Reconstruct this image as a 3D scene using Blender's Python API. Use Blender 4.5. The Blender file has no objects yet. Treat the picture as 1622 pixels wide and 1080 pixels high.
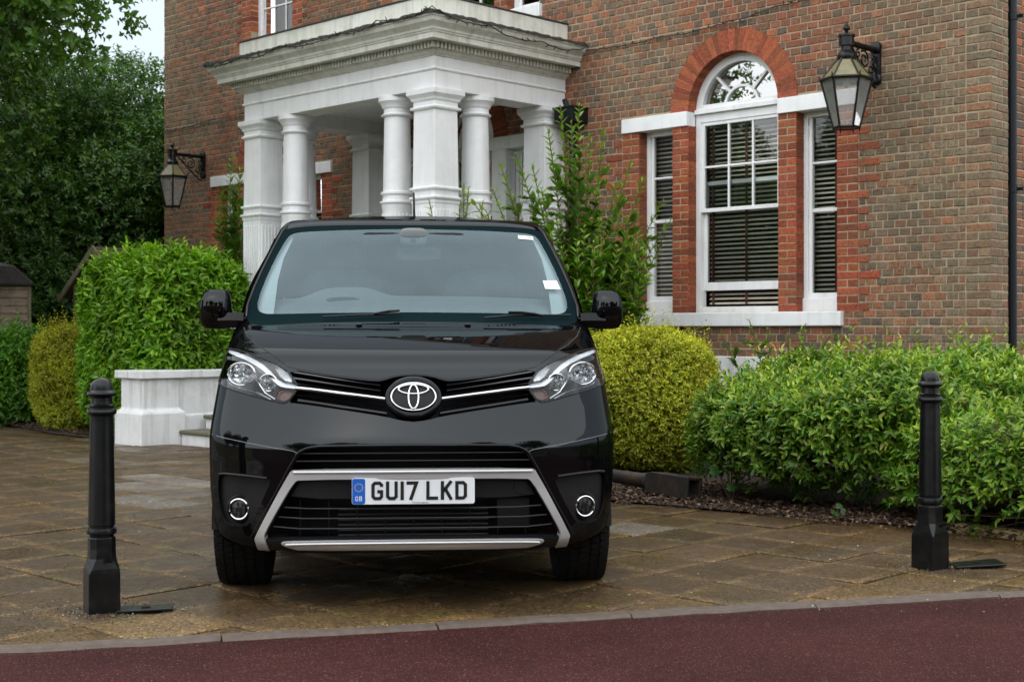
import bpy, bmesh, math, random
import numpy as np
from mathutils import Vector, Matrix
from mathutils.geometry import delaunay_2d_cdt

random.seed(7)
rng = np.random.default_rng(7)
SC = bpy.context.scene
COL = SC.collection
R = math.radians

# ------------------------------------------------------------------ camera
FPX, HC = 2200.0, 1.2           # focal length in photograph pixels, eye height
cam_d = bpy.data.cameras.new('camera')
cam_d.sensor_width = 36.0
cam_d.sensor_fit = 'HORIZONTAL'
cam_d.lens = FPX / 1622 * 36.0
cam_d.shift_y = -14 / 1622
cam_d.clip_start, cam_d.clip_end = 0.05, 900
cam_d.dof.use_dof = True
cam_d.dof.focus_distance = 6.6
cam_d.dof.aperture_fstop = 8.0
cam = bpy.data.objects.new('camera', cam_d)
cam.location = (0, 0, HC)
cam.rotation_euler = (R(90), 0, 0)
COL.objects.link(cam)
SC.camera = cam

# ------------------------------------------------------------------ sky, sun, exposure
SUN_EL, SUN_AZ = 52.0, 200.0    # azimuth clockwise from +Y: behind the camera, a little to the left
W = bpy.data.worlds.new('World')
SC.world = W
W.use_nodes = True
nt = W.node_tree
bg = nt.nodes['Background']
sky = nt.nodes.new('ShaderNodeTexSky')
sky.sky_type = 'NISHITA'
sky.sun_disc = False
sky.sun_elevation = R(SUN_EL)
sky.sun_rotation = R(SUN_AZ)
sky.air_density, sky.dust_density, sky.ozone_density = 1.0, 3.0, 1.0
hs = nt.nodes.new('ShaderNodeHueSaturation')
hs.inputs['Saturation'].default_value = 0.30
nt.links.new(sky.outputs[0], hs.inputs['Color'])
# an even cloud layer over the clear sky (overcast)
tc = nt.nodes.new('ShaderNodeTexCoord')
cn = nt.nodes.new('ShaderNodeTexNoise')
cn.inputs['Scale'].default_value = 2.2
cn.inputs['Detail'].default_value = 5
nt.links.new(tc.outputs['Generated'], cn.inputs['Vector'])
cr = nt.nodes.new('ShaderNodeValToRGB')
cr.color_ramp.elements[0].position, cr.color_ramp.elements[0].color = 0.3, (5.5, 6.5, 7.3, 1)
cr.color_ramp.elements[1].position, cr.color_ramp.elements[1].color = 0.7, (7.0, 7.8, 8.5, 1)
nt.links.new(cn.outputs['Fac'], cr.inputs[0])
mx = nt.nodes.new('ShaderNodeMix')
mx.data_type = 'RGBA'
mx.inputs[0].default_value = 0.72
nt.links.new(hs.outputs[0], mx.inputs[6])
nt.links.new(cr.outputs[0], mx.inputs[7])
nt.links.new(mx.outputs[2], bg.inputs['Color'])
bg.inputs['Strength'].default_value = 0.055

sun_d = bpy.data.lights.new('sun', 'SUN')
sun_d.energy = 1.5
sun_d.angle = R(178)
sun_d.color = (1.0, 0.985, 0.96)
sun = bpy.data.objects.new('sun', sun_d)
az, el = R(SUN_AZ), R(SUN_EL)
sdir = Vector((math.sin(az) * math.cos(el), math.cos(az) * math.cos(el), math.sin(el)))
sun.rotation_euler = sdir.to_track_quat('Z', 'Y').to_euler()
sun.location = sdir * 60
COL.objects.link(sun)

SC.view_settings.view_transform = 'Standard'
SC.view_settings.look = 'None'
SC.view_settings.exposure = 1.55
SC.view_settings.gamma = 1.0
SC.view_settings.use_curve_mapping = False
SC.cycles.max_bounces = 8
SC.cycles.transparent_max_bounces = 24
SC.cycles.caustics_reflective = False
SC.cycles.caustics_refractive = False
SC.cycles.use_denoising = True


# ------------------------------------------------------------------ helpers
def link(o, parent=None):
    COL.objects.link(o)
    if parent is not None:
        o.parent = parent
    return o


def tag(o, label=None, cat=None, group=None, kind=None):
    if label: o['label'] = label
    if cat: o['category'] = cat
    if group: o['group'] = group
    if kind: o['kind'] = kind
    return o


def empty(name, loc=(0, 0, 0), rz=0.0, parent=None):
    o = bpy.data.objects.new(name, None)
    o.empty_display_size = 0.2
    o.location = loc
    o.rotation_euler = (0, 0, rz)
    return link(o, parent)


def copy_tree(o, parent=None):
    c = o.copy()
    COL.objects.link(c)
    if parent is not None:
        c.parent = parent
    for ch in list(o.children):
        copy_tree(ch, c)
    return c


class MB:
    """collects geometry and builds it as one mesh object"""
    def __init__(s):
        s.v, s.f, s.c = [], [], []

    def add(s, verts, faces, col=None):
        b = len(s.v)
        s.v += [tuple(p) for p in verts]
        s.f += [tuple(b + i for i in f) for f in faces]
        if col is not None:
            s.c += [col] * len(verts)
        return s

    def box(s, lo, hi, col=None):
        (a, b, c), (d, e, f) = lo, hi
        return s.add([(a, b, c), (d, b, c), (d, e, c), (a, e, c), (a, b, f), (d, b, f), (d, e, f), (a, e, f)],
                     [(3, 2, 1, 0), (4, 5, 6, 7), (0, 1, 5, 4), (1, 2, 6, 5), (2, 3, 7, 6), (3, 0, 4, 7)], col)

    def loft(s, rings, close=True, cap=True):
        b = len(s.v)
        n = len(rings[0])
        for r in rings:
            s.v += [tuple(p) for p in r]
        for i in range(len(rings) - 1):
            for j in range(n if close else n - 1):
                k = (j + 1) % n
                s.f.append((b + i * n + j, b + i * n + k, b + (i + 1) * n + k, b + (i + 1) * n + j))
        if cap:
            s.f.append(tuple(b + j for j in reversed(range(n))))
            s.f.append(tuple(b + (len(rings) - 1) * n + j for j in range(n)))
        return s

    def lathe(s, prof, n=32, at=(0, 0, 0), cap=True):
        rings = [[(at[0] + r * math.cos(2 * math.pi * j / n), at[1] + r * math.sin(2 * math.pi * j / n), at[2] + z) for j in range(n)] for r, z in prof]
        return s.loft(rings, True, cap)

    def tube(s, path, r, n=8, closed=False, sz=None, cap=True):
        """round (or elliptical: sz = second radius, along world z) tube along a path"""
        P = [Vector(p) for p in path]
        rr = r if hasattr(r, '__len__') else [r] * len(P)
        rings = []
        last = None
        for i, p in enumerate(P):
            if closed:
                t = P[(i + 1) % len(P)] - P[i - 1]
            else:
                t = P[min(i + 1, len(P) - 1)] - P[max(i - 1, 0)]
            t.normalize()
            up = Vector((0, 0, 1)) if abs(t.z) < 0.95 else (last or Vector((0, 1, 0)))
            a = t.cross(up)
            if a.length < 1e-6: a = Vector((1, 0, 0))
            a.normalize()
            b = a.cross(t)
            b.normalize()
            last = b
            rb = sz if sz else rr[i]
            rings.append([p + a * (rr[i] * math.cos(2 * math.pi * j / n)) + b * (rb * math.sin(2 * math.pi * j / n)) for j in range(n)])
        if closed:
            rings.append(rings[0])
        return s.loft(rings, True, cap and not closed)

    def prism(s, poly, axis, lo, hi, col=None):
        """poly: 2D points; axis 0/1/2 is the extrusion axis, poly fills the other two in order"""
        def P(p, t):
            q = list(p)
            q.insert(axis, t)
            return tuple(q)
        n = len(poly)
        v = [P(p, lo) for p in poly] + [P(p, hi) for p in poly]
        f = [tuple(reversed(range(n))), tuple(range(n, 2 * n))] + [(i, (i + 1) % n, n + (i + 1) % n, n + i) for i in range(n)]
        return s.add(v, f, col)

    def rbox(s, c, h, e=4.0, nu=20, nv=12):
        """superellipsoid: rounded box"""
        def sp(v, p): return math.copysign(abs(v) ** p, v)
        rings = []
        for i in range(nv + 1):
            a = -math.pi / 2 + math.pi * i / nv
            ring = []
            for j in range(nu):
                b = 2 * math.pi * j / nu
                p = 2 / e
                ring.append((c[0] + h[0] * sp(math.cos(a), p) * sp(math.cos(b), p), c[1] + h[1] * sp(math.cos(a), p) * sp(math.sin(b), p), c[2] + h[2] * sp(math.sin(a), p)))
            rings.append(ring)
        return s.loft(rings, True, False)

    def build(s, name, mat, parent=None, smooth=False, bevel=0.0, angle=35):
        me = bpy.data.meshes.new(name)
        me.from_pydata(s.v, [], s.f)
        if mat is not None:
            me.materials.append(mat)
        if s.c and len(s.c) == len(s.v):
            a = me.attributes.new('tint', 'FLOAT_COLOR', 'POINT')
            a.data.foreach_set('color', np.array([tuple(c) + (1.0,) if len(c) == 3 else tuple(c) for c in s.c], dtype=np.float32).ravel())
        bm = bmesh.new()
        bm.from_mesh(me)
        bmesh.ops.recalc_face_normals(bm, faces=bm.faces)
        bm.to_mesh(me)
        bm.free()
        if smooth:
            me.shade_smooth()
            me.set_sharp_from_angle(angle=R(angle))
        o = bpy.data.objects.new(name, me)
        if bevel:
            b = o.modifiers.new('bevel', 'BEVEL')
            b.width, b.segments, b.limit_method, b.angle_limit = bevel, 2, 'ANGLE', R(40)
            b.harden_normals = False
        return link(o, parent)


def in_poly(px, py, poly):
    poly = np.asarray(poly)
    x0, y0 = poly[:, 0], poly[:, 1]
    x1, y1 = np.roll(x0, -1), np.roll(y0, -1)
    ins = np.zeros(len(px), bool)
    for a, b, c, d in zip(x0, y0, x1, y1):
        if b == d: continue
        m = ((b > py) != (d > py)) & (px < (c - a) * (py - b) / (d - b) + a)
        ins ^= m
    return ins


def triangulate(outline, holes=(), pts=()):
    """constrained Delaunay triangles of outline minus holes, with extra inner points"""
    V, E = [], []
    for loop in [outline] + list(holes):
        b = len(V)
        V += [Vector((float(p[0]), float(p[1]))) for p in loop]
        n = len(loop)
        E += [(b + i, b + (i + 1) % n) for i in range(n)]
    V += [Vector((float(p[0]), float(p[1]))) for p in pts]
    ov, oe, of, *_ = delaunay_2d_cdt(V, E, [], 0, 1e-6)
    P = np.array([(p.x, p.y) for p in ov])
    T = np.array([t for t in of if len(t) == 3])
    c = P[T].mean(1)
    keep = in_poly(c[:, 0], c[:, 1], outline)
    for h in holes:
        keep &= ~in_poly(c[:, 0], c[:, 1], h)
    return P, T[keep]


# ------------------------------------------------------------------ materials
class G:
    def __init__(s, name):
        s.m = bpy.data.materials.new(name)
        s.m.use_nodes = True
        s.t = s.m.node_tree
        s.t.nodes.clear()
        s.out = s.n('ShaderNodeOutputMaterial')

    def n(s, typ, ins=None, **kw):
        nd = s.t.nodes.new(typ)
        for k, v in kw.items():
            setattr(nd, k, v)
        for k, v in (ins or {}).items():
            if hasattr(v, 'node') or hasattr(v, 'is_linked'):
                s.t.links.new(v, nd.inputs[k])
            else:
                nd.inputs[k].default_value = v
        return nd

    def noise(s, scale, detail=4, rough=0.6, vec=None):
        ins = {'Scale': scale, 'Detail': detail, 'Roughness': rough}
        nd = s.n('ShaderNodeTexNoise', ins)
        s.t.links.new(vec if vec is not None else s.pos(), nd.inputs['Vector'])
        return nd.outputs['Fac']

    def pos(s):
        if not hasattr(s, '_p'):
            s._p = s.n('ShaderNodeNewGeometry').outputs['Position']
        return s._p

    def ramp(s, fac, stops):
        nd = s.n('ShaderNodeValToRGB', {0: fac})
        cr = nd.color_ramp
        while len(cr.elements) < len(stops):
            cr.elements.new(0.5)
        for e, (p, c) in zip(cr.elements, stops):
            e.position = p
            e.color = tuple(c) + (1,) if len(c) == 3 else c
        return nd.outputs[0]

    def mix(s, fac, a, b, mode='MIX'):
        nd = s.n('ShaderNodeMix', data_type='RGBA', blend_type=mode)
        for i, v in ((0, fac), (6, a), (7, b)):
            if hasattr(v, 'is_linked'):
                s.t.links.new(v, nd.inputs[i])
            else:
                nd.inputs[i].default_value = v if i == 0 or len(v) == 4 else tuple(v) + (1,)
        return nd.outputs[2]

    def mul(s, a, b):
        nd = s.n('ShaderNodeMath', operation='MULTIPLY')
        for i, v in ((0, a), (1, b)):
            if hasattr(v, 'is_linked'): s.t.links.new(v, nd.inputs[i])
            else: nd.inputs[i].default_value = v
        return nd.outputs[0]

    def bump(s, h, strength, dist):
        return s.n('ShaderNodeBump', {'Height': h, 'Strength': strength, 'Distance': dist}).outputs[0]

    def principled(s, **kw):
        b = s.n('ShaderNodeBsdfPrincipled')
        for k, v in kw.items():
            k = k.replace('_', ' ')
            if hasattr(v, 'is_linked'): s.t.links.new(v, b.inputs[k])
            else: b.inputs[k].default_value = (tuple(v) + (1,)) if isinstance(v, tuple) and len(v) == 3 else v
        s.t.links.new(b.outputs[0], s.out.inputs[0])
        return b

    def attr(s, name='tint'):
        return s.n('ShaderNodeAttribute', attribute_name=name).outputs['Color']


def plain(name, col, rough=0.5, metal=0.0, coat=0.0, var=0.12, nscale=14, bump=0.0, bscale=60, bdist=0.002, spec=0.5, dirt=None, dirt_amt=0.0, dirt_scale=3, streak=0.0):
    g = G(name)
    c = g.ramp(g.noise(nscale, 5), [(0.25, tuple(x * (1 - var) for x in col)), (0.75, tuple(min(1, x * (1 + var)) for x in col))])
    if dirt:
        f = g.ramp(g.noise(dirt_scale, 6, 0.7), [(0.5, (0, 0, 0)), (0.78, (dirt_amt,) * 3)])
        c = g.mix(f, c, dirt)
    if streak:   # rain streaks running down
        vm = g.n('ShaderNodeVectorMath', {0: g.pos(), 1: (11.0, 11.0, 0.7)}, operation='MULTIPLY').outputs[0]
        f = g.ramp(g.noise(1.0, 5, 0.65, vm), [(0.50, (0, 0, 0)), (0.72, (streak,) * 3)])
        c = g.mix(f, c, (0.33, 0.325, 0.28))
    kw = dict(Base_Color=c, Roughness=rough, Metallic=metal, Coat_Weight=coat, Coat_Roughness=0.04, Specular_IOR_Level=spec)
    if bump:
        kw['Normal'] = g.bump(g.noise(bscale, 5), bump, bdist)
    g.principled(**kw)
    return g.m


def glass(name, tint=(0.85, 0.9, 0.9), rough=0.01, ior=1.5, extra=0.0, refl=(1, 1, 1), film=0.0, film_col=(0.40, 0.56, 0.64)):
    g = G(name)
    fr = g.n('ShaderNodeFresnel', {'IOR': ior}).outputs[0]
    if extra:
        ad = g.n('ShaderNodeMath', operation='ADD', use_clamp=True)
        g.t.links.new(fr, ad.inputs[0])
        ad.inputs[1].default_value = extra
        fr = ad.outputs[0]
    tr = g.n('ShaderNodeBsdfTransparent', {0: tuple(tint) + (1,)})
    gl = g.n('ShaderNodeBsdfGlossy', {0: tuple(refl) + (1,), 'Roughness': rough})
    ms = g.n('ShaderNodeMixShader', {0: fr})
    g.t.links.new(tr.outputs[0], ms.inputs[1])
    g.t.links.new(gl.outputs[0], ms.inputs[2])
    res = ms.outputs[0]
    if film:    # pale diffuse film: dust and drops, with milky sky reflection painted in
        df = g.n('ShaderNodeBsdfDiffuse', {0: tuple(film_col) + (1,)})
        f = g.mul(g.ramp(g.noise(3.5, 6, 0.7), [(0.3, (0.6,) * 3), (0.7, (1.0,) * 3)]), film)
        sp = g.ramp(g.noise(75, 2, 0.4), [(0.735, (0, 0, 0)), (0.78, (0.25 if film < 0.15 else 0.0,) * 3)])
        f = g.n('ShaderNodeMath', {0: f, 1: sp}, operation='ADD', use_clamp=True).outputs[0]
        m2 = g.n('ShaderNodeMixShader', {0: f, 1: res, 2: df.outputs[0]})
        res = m2.outputs[0]
    g.t.links.new(res, g.out.inputs[0])
    return g.m


M = {}
M['white'] = plain('white_paint', (0.82, 0.83, 0.84), 0.45, var=0.05, nscale=5, bump=0.25, bscale=25, bdist=0.003, dirt=(0.42, 0.41, 0.36), dirt_amt=0.25, dirt_scale=2.2, streak=0.22)
M['white_cornice'] = plain('weathered_white_paint', (0.66, 0.66, 0.60), 0.55, var=0.08, nscale=6, bump=0.3, bscale=30, bdist=0.003, dirt=(0.30, 0.29, 0.20), dirt_amt=0.6, dirt_scale=3.5, streak=0.6)
M['white_wall'] = plain('white_render', (0.72, 0.725, 0.73), 0.7, var=0.05, nscale=7, bump=0.6, bscale=18, bdist=0.008, dirt=(0.33, 0.32, 0.27), dirt_amt=0.45, dirt_scale=3.2, streak=0.55)
M['iron'] = plain('black_iron', (0.0035, 0.0038, 0.0045), 0.32, var=0.3, bump=0.35, bscale=45, bdist=0.0015, spec=0.32, dirt=(0.025, 0.022, 0.018), dirt_amt=0.6, dirt_scale=14)
M['old_iron'] = plain('worn_iron', (0.020, 0.017, 0.015), 0.65, var=0.4, nscale=20, bump=0.6, bscale=60, dirt=(0.12, 0.05, 0.02), dirt_amt=0.9, dirt_scale=7)
M['pipe'] = plain('black_pipe_paint', (0.008, 0.010, 0.013), 0.42, var=0.2, bump=0.1, spec=0.25)
M['wire'] = plain('wire', (0.018, 0.015, 0.012), 0.7)
M['mortar'] = plain('mortar', (0.37, 0.295, 0.20), 0.9, var=0.25, nscale=10, bump=0.6, bscale=80, dirt=(0.12, 0.11, 0.08), dirt_amt=0.7, dirt_scale=1.6)
M['dark_room'] = plain('dark_room', (0.03, 0.028, 0.025), 0.9)
M['slate'] = plain('slate', (0.06, 0.055, 0.05), 0.6, var=0.3, bump=0.4, bscale=20)
M['lead'] = plain('dark_flashing', (0.05, 0.047, 0.042), 0.75, var=0.5, nscale=30, bump=0.8, bscale=40, bdist=0.01)
M['slat'] = plain('blind_slat', (0.68, 0.62, 0.52), 0.4, var=0.15, nscale=8)
M['tape'] = plain('blind_tape', (0.10, 0.035, 0.025), 0.8)
M['pane'] = glass('window_glass', (0.80, 0.84, 0.82), 0.012, 1.5, 0.01)
M['fan_pane'] = glass('old_fanlight_glass', (0.6, 0.64, 0.62), 0.012, 1.52, 0.34)
M['lamp_glass'] = glass('lantern_glass', (0.90, 0.90, 0.90), 0.05, 1.2, 0.0, film=0.30, film_col=(0.62, 0.62, 0.60))
M['lamp_roof_glass'] = plain('algae_glass', (0.17, 0.15, 0.07), 0.35, var=0.35, nscale=18, dirt=(0.10, 0.11, 0.02), dirt_amt=0.8)

# brick and slab: the colour of each piece sits in the 'tint' attribute
g = G('brick')
nz = g.noise(38, 6, 0.65)
c = g.mix(1.0, g.attr(), g.ramp(nz, [(0.3, (0.45, 0.46, 0.5)), (0.5, (1, 1, 1)), (0.7, (1.4, 1.36, 1.3))]), 'MULTIPLY')
nz2 = g.noise(1.3, 6, 0.7)
c = g.mix(g.ramp(nz2, [(0.46, (0, 0, 0)), (0.74, (0.6,) * 3)]), c, (0.115, 0.092, 0.062))
nz3 = g.noise(2.7, 6, 0.75)
c = g.mix(g.ramp(nz3, [(0.56, (0, 0, 0)), (0.78, (0.5,) * 3)]), c, (0.055, 0.048, 0.042))
g.principled(Base_Color=c, Roughness=0.85, Specular_IOR_Level=0.3, Normal=g.bump(nz, 0.7, 0.006))
M['brick'] = g.m

g = G('paving_slab')
at = g.n('ShaderNodeAttribute', attribute_name='tint')
vo = g.n('ShaderNodeTexVoronoi', {'Vector': g.pos(), 'Scale': 135.0, 'Randomness': 1.0})
cell = g.n('ShaderNodeSeparateColor', {0: vo.outputs['Color']}).outputs[0]
grain = g.ramp(cell, [(0.0, (0.30, 0.28, 0.27)), (0.35, (0.70, 0.68, 0.66)), (0.72, (1.12, 1.08, 1.03)), (0.92, (1.45, 1.4, 1.3)), (1.0, (2.4, 2.3, 2.1))])
sp = g.noise(70, 4, 0.8)
c = g.mix(1.0, at.outputs['Color'], grain, 'MULTIPLY')
# broad damp stains and sandy, mossy edges
bl = g.noise(1.7, 6, 0.72)
c = g.mix(g.ramp(bl, [(0.40, (0, 0, 0)), (0.68, (0.66,) * 3)]), c, g.mix(1.0, grain, (0.048, 0.033, 0.018), 'MULTIPLY'))
em = g.mul(g.n('ShaderNodeMath', {0: 1.0, 1: at.outputs['Alpha']}, operation='SUBTRACT').outputs[0], g.ramp(g.noise(5.5, 6, 0.75), [(0.42, (0.05,) * 3), (0.60, (1, 1, 1))]))
c = g.mix(em, c, g.mix(1.0, grain, g.ramp(g.noise(2.3, 4), [(0.4, (0.175, 0.105, 0.042)), (0.55, (0.14, 0.098, 0.043)), (0.68, (0.10, 0.095, 0.02))]), 'MULTIPLY'))
bl2 = g.noise(3.1, 6, 0.75)
c = g.mix(g.ramp(bl2, [(0.57, (0, 0, 0)), (0.72, (0.42,) * 3)]), c, g.mix(1.0, grain, (0.155, 0.095, 0.038), 'MULTIPLY'))
rg = g.ramp(g.noise(1.7, 5, 0.65), [(0.38, (0.22,) * 3), (0.62, (0.60,) * 3)])
g.principled(Base_Color=c, Roughness=rg, Specular_IOR_Level=0.25, Normal=g.bump(g.n('ShaderNodeMath', {0: cell, 1: sp}, operation='ADD').outputs[0], 0.6, 0.006))
M['slab'] = g.m

g = G('joint_moss')
nz = g.noise(9, 6, 0.7)
c = g.ramp(nz, [(0.3, (0.03, 0.022, 0.012)), (0.5, (0.075, 0.058, 0.022)), (0.62, (0.14, 0.12, 0.03)), (0.75, (0.10, 0.11, 0.02))])
g.principled(Base_Color=c, Roughness=0.9, Normal=g.bump(g.noise(120, 4), 0.8, 0.006))
M['joint'] = g.m

g = G('red_asphalt')
vo = g.n('ShaderNodeTexVoronoi', {'Vector': g.pos(), 'Scale': 290.0, 'Randomness': 1.0})
cell = g.n('ShaderNodeSeparateColor', {0: vo.outputs['Color']}).outputs[0]
c = g.ramp(cell, [(0.0, (0.016, 0.005, 0.005)), (0.4, (0.048, 0.0125, 0.012)), (0.8, (0.080, 0.022, 0.020)), (0.965, (0.085, 0.032, 0.030)), (0.992, (0.24, 0.16, 0.13))])
lg = g.noise(0.8, 6, 0.7)
c = g.mix(1.0, c, g.ramp(lg, [(0.3, (0.55, 0.54, 0.53)), (0.7, (1.08, 1.06, 1.04))]), 'MULTIPLY')
lg2 = g.noise(4.5, 6, 0.75)
c = g.mix(g.ramp(lg2, [(0.52, (0, 0, 0)), (0.75, (0.55,) * 3)]), c, (0.030, 0.014, 0.011))
g.principled(Base_Color=c, Roughness=0.8, Specular_IOR_Level=0.1, Normal=g.bump(cell, 0.8, 0.006))
M['asphalt'] = g.m

M['kerb'] = plain('kerb_stone', (0.088, 0.064, 0.050), 0.75, var=0.3, nscale=22, bump=0.6, bscale=90, dirt=(0.07, 0.05, 0.03), dirt_amt=0.8, dirt_scale=4)
M['edging'] = plain('sandy_edging', (0.34, 0.25, 0.11), 0.8, var=0.25, nscale=16, bump=0.5, bscale=70)
M['mossy_stone'] = plain('mossy_stone', (0.12, 0.115, 0.075), 0.85, var=0.4, nscale=20, bump=0.9, bscale=50, bdist=0.006)
M['soil'] = plain('soil', (0.045, 0.028, 0.018), 0.95, var=0.5, nscale=25, bump=1.0, bscale=60, bdist=0.02)
M['grass_ground'] = plain('rough_grass', (0.05, 0.075, 0.02), 0.95, var=0.4, nscale=3, bump=0.8, bscale=40, bdist=0.02)
M['bark'] = plain('bark', (0.07, 0.052, 0.036), 0.9, var=0.4, nscale=12, bump=0.9, bscale=30, bdist=0.01)
M['twig'] = plain('twig', (0.10, 0.062, 0.035), 0.8, var=0.35)
M['plank'] = plain('weathered_plank', (0.22, 0.16, 0.115), 0.8, var=0.4, nscale=9, bump=0.6, bscale=40, dirt=(0.055, 0.045, 0.035), dirt_amt=0.8, dirt_scale=2)
M['barge'] = plain('mossy_board', (0.17, 0.155, 0.085), 0.85, var=0.3, nscale=12, bump=0.5)
M['felt'] = plain('roofing_felt', (0.03, 0.027, 0.025), 0.9, var=0.4, bump=0.8, bscale=30, bdist=0.01)
M['moss_roof'] = plain('mossy_roof', (0.085, 0.065, 0.03), 0.95, var=0.5, nscale=16, bump=1.0, bscale=30, bdist=0.02)

g = G('leaf')
lc = g.mix(1.0, g.attr(), g.ramp(g.noise(30, 3), [(0.3, (0.8, 0.82, 0.8)), (0.7, (1.15, 1.12, 1.1))]), 'MULTIPLY')
pb = g.n('ShaderNodeBsdfPrincipled', {'Base Color': lc, 'Roughness': 0.42, 'Specular IOR Level': 0.4})
tl = g.n('ShaderNodeBsdfTranslucent', {'Color': g.mix(1.0, lc, (1.5, 1.5, 0.7), 'MULTIPLY')})
ms = g.n('ShaderNodeMixShader', {0: 0.3, 1: pb.outputs[0], 2: tl.outputs[0]})
g.t.links.new(ms.outputs[0], g.out.inputs[0])
M['leaf'] = g.m
g = G('mulch_chip')
g.principled(Base_Color=g.attr(), Roughness=0.8)
M['chip'] = g.m

# ------------------------------------------------------------------ setting: ground, road, kerb, paving, beds
H_LOC, H_ANG = Vector((4.17, 12.10, 0.0)), R(135.5)
DL = Vector((math.cos(H_ANG), math.sin(H_ANG), 0))      # along the facade, away from the camera
DN = Vector((-math.sin(H_ANG), math.cos(H_ANG), 0))     # out of the facade


def hw(s, n, h=0.0):
    """facade coordinates (along, out, up) -> world"""
    return H_LOC + DL * s + DN * n + Vector((0, 0, h))


def to_px(p):
    return 811 + FPX * p[0] / p[1], 526 - FPX * (p[2] - HC) / p[1]


KP = Vector((-0.197, 5.69, 0))
KD = Vector((math.cos(R(15)), math.sin(R(15)), 0))
KN = Vector((-KD.y, KD.x, 0))            # towards the paving


def clip(poly, p, n):
    """keep the part of a convex polygon on the side n of the line through p"""
    out = []
    for i in range(len(poly)):
        a, b = poly[i], poly[(i + 1) % len(poly)]
        da = (a[0] - p[0]) * n[0] + (a[1] - p[1]) * n[1]
        db = (b[0] - p[0]) * n[0] + (b[1] - p[1]) * n[1]
        if da >= 0: out.append(a)
        if (da >= 0) != (db >= 0):
            t = da / (da - db)
            out.append((a[0] + (b[0] - a[0]) * t, a[1] + (b[1] - a[1]) * t))
    return out


def sheet(name, pts, z, mat, kind='structure'):
    mb = MB()
    mb.add([(p[0], p[1], z) for p in pts], [tuple(range(len(pts)))])
    return tag(mb.build(name, mat), kind=kind)


sheet('ground', [(-400, -300), (400, -300), (400, 600), (-400, 600)], -0.06, M['grass_ground'])
a, b = KP - KD * 60, KP + KD * 60
c, d = b - KN * 6.5, a - KN * 6.5
sheet('road', [a - KN * 0.0, b - KN * 0.0, c, d][::-1], -0.012, M['asphalt'])
paving = sheet('paving', [a + KN * 0.1, b + KN * 0.1, hw(-14, 3.85), hw(-9, 3.85), hw(5.2, 3.9), hw(5.2, -0.3), hw(8.2, -0.3), hw(8.2, 3.7), hw(20, 3.0), hw(60, 3)], -0.016, M['joint'])
# soil beds
sheet('soil_bed', [hw(-14, 3.85), hw(-1.3, 3.74), hw(0.84, 4.04), hw(5.18, 3.98), hw(5.18, -0.1), hw(-14, -0.1)][::-1], 0.012, M['soil'])
sheet('soil_bed', [hw(8.12, 3.72), hw(9.78, 3.7), hw(12, 3.28), hw(40, 3.2), hw(40, -3.0), hw(13.6, -3.0), hw(13.6, -0.1), hw(8.12, -0.1)][::-1], 0.012, M['soil'])

# kerb stones
kerb = tag(empty('kerb', KP), kind='structure')
x = -7.0
while x < 9.0:
    L = random.uniform(0.78, 0.95)
    mb = MB()
    w0, w1 = 0.005, 0.088
    n = 7
    top = []
    for i in range(n):
        t = x + 0.004 + (L - 0.008) * i / (n - 1)
        top.append((t, random.uniform(-0.004, 0.004), random.uniform(-0.003, 0.003)))
    z0 = random.uniform(-0.002, 0.004)
    rings = [[KD * t + KN * (w0 + j1) + Vector((0, 0, -0.12)), KD * t + KN * (w0 + j1) + Vector((0, 0, z0 + j2 - 0.012)), KD * t + KN * (w0 + 0.018 + j1) + Vector((0, 0, z0 + j2)),
              KD * t + KN * (w1 - 0.012) + Vector((0, 0, z0 + 0.004 + j2)), KD * t + KN * w1 + Vector((0, 0, z0 - 0.008)), KD * t + KN * w1 + Vector((0, 0, -0.12))] for t, j1, j2 in top]
    mb.loft(rings)
    o = mb.build('kerb_stone', M['kerb'], kerb, smooth=True, angle=25)
    x += L

# paving slabs, laid square to the house
slabs = []
PT = 0.44
for i in range(-42, 50):
    for j in range(-14, 20):
        s0, n0 = -0.718 + i * PT, 7.41 + j * PT
        cs, cn_ = s0 + PT / 2, n0 + PT / 2
        lim = 3.55 if -14 < cs < 5.2 else (3.45 if cs < 8.1 else 3.4)
        if cn_ < lim: continue
        poly = [tuple(hw(*q)[:2]) for q in ((s0, n0), (s0 + PT, n0), (s0 + PT, n0 + PT), (s0, n0 + PT))]
        poly = clip(poly, KP + KN * 0.092, KN)
        if len(poly) < 3: continue
        P = np.array(poly)
        keep = [0]
        for k in range(1, len(P)):
            if np.linalg.norm(P[k] - P[keep[-1]]) > 0.02: keep.append(k)
        P = P[keep]
        if len(P) < 3: continue
        ar = 0.5 * abs(np.dot(P[:, 0], np.roll(P[:, 1], 1)) - np.dot(P[:, 1], np.roll(P[:, 0], 1)))
        if ar < 0.006: continue
        c = P.mean(0)
        if c[1] < 2.0 or abs(c[0]) > 0.52 * c[1] + 2.5: continue
        x, y = to_px((c[0], c[1], 0))
        inside = -60 < x < 1680
        slabs.append((ar / c[1] ** 3 * (1 if inside else 0.05), P, c))
slabs.sort(key=lambda q: -q[0])
rest = MB()
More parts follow.
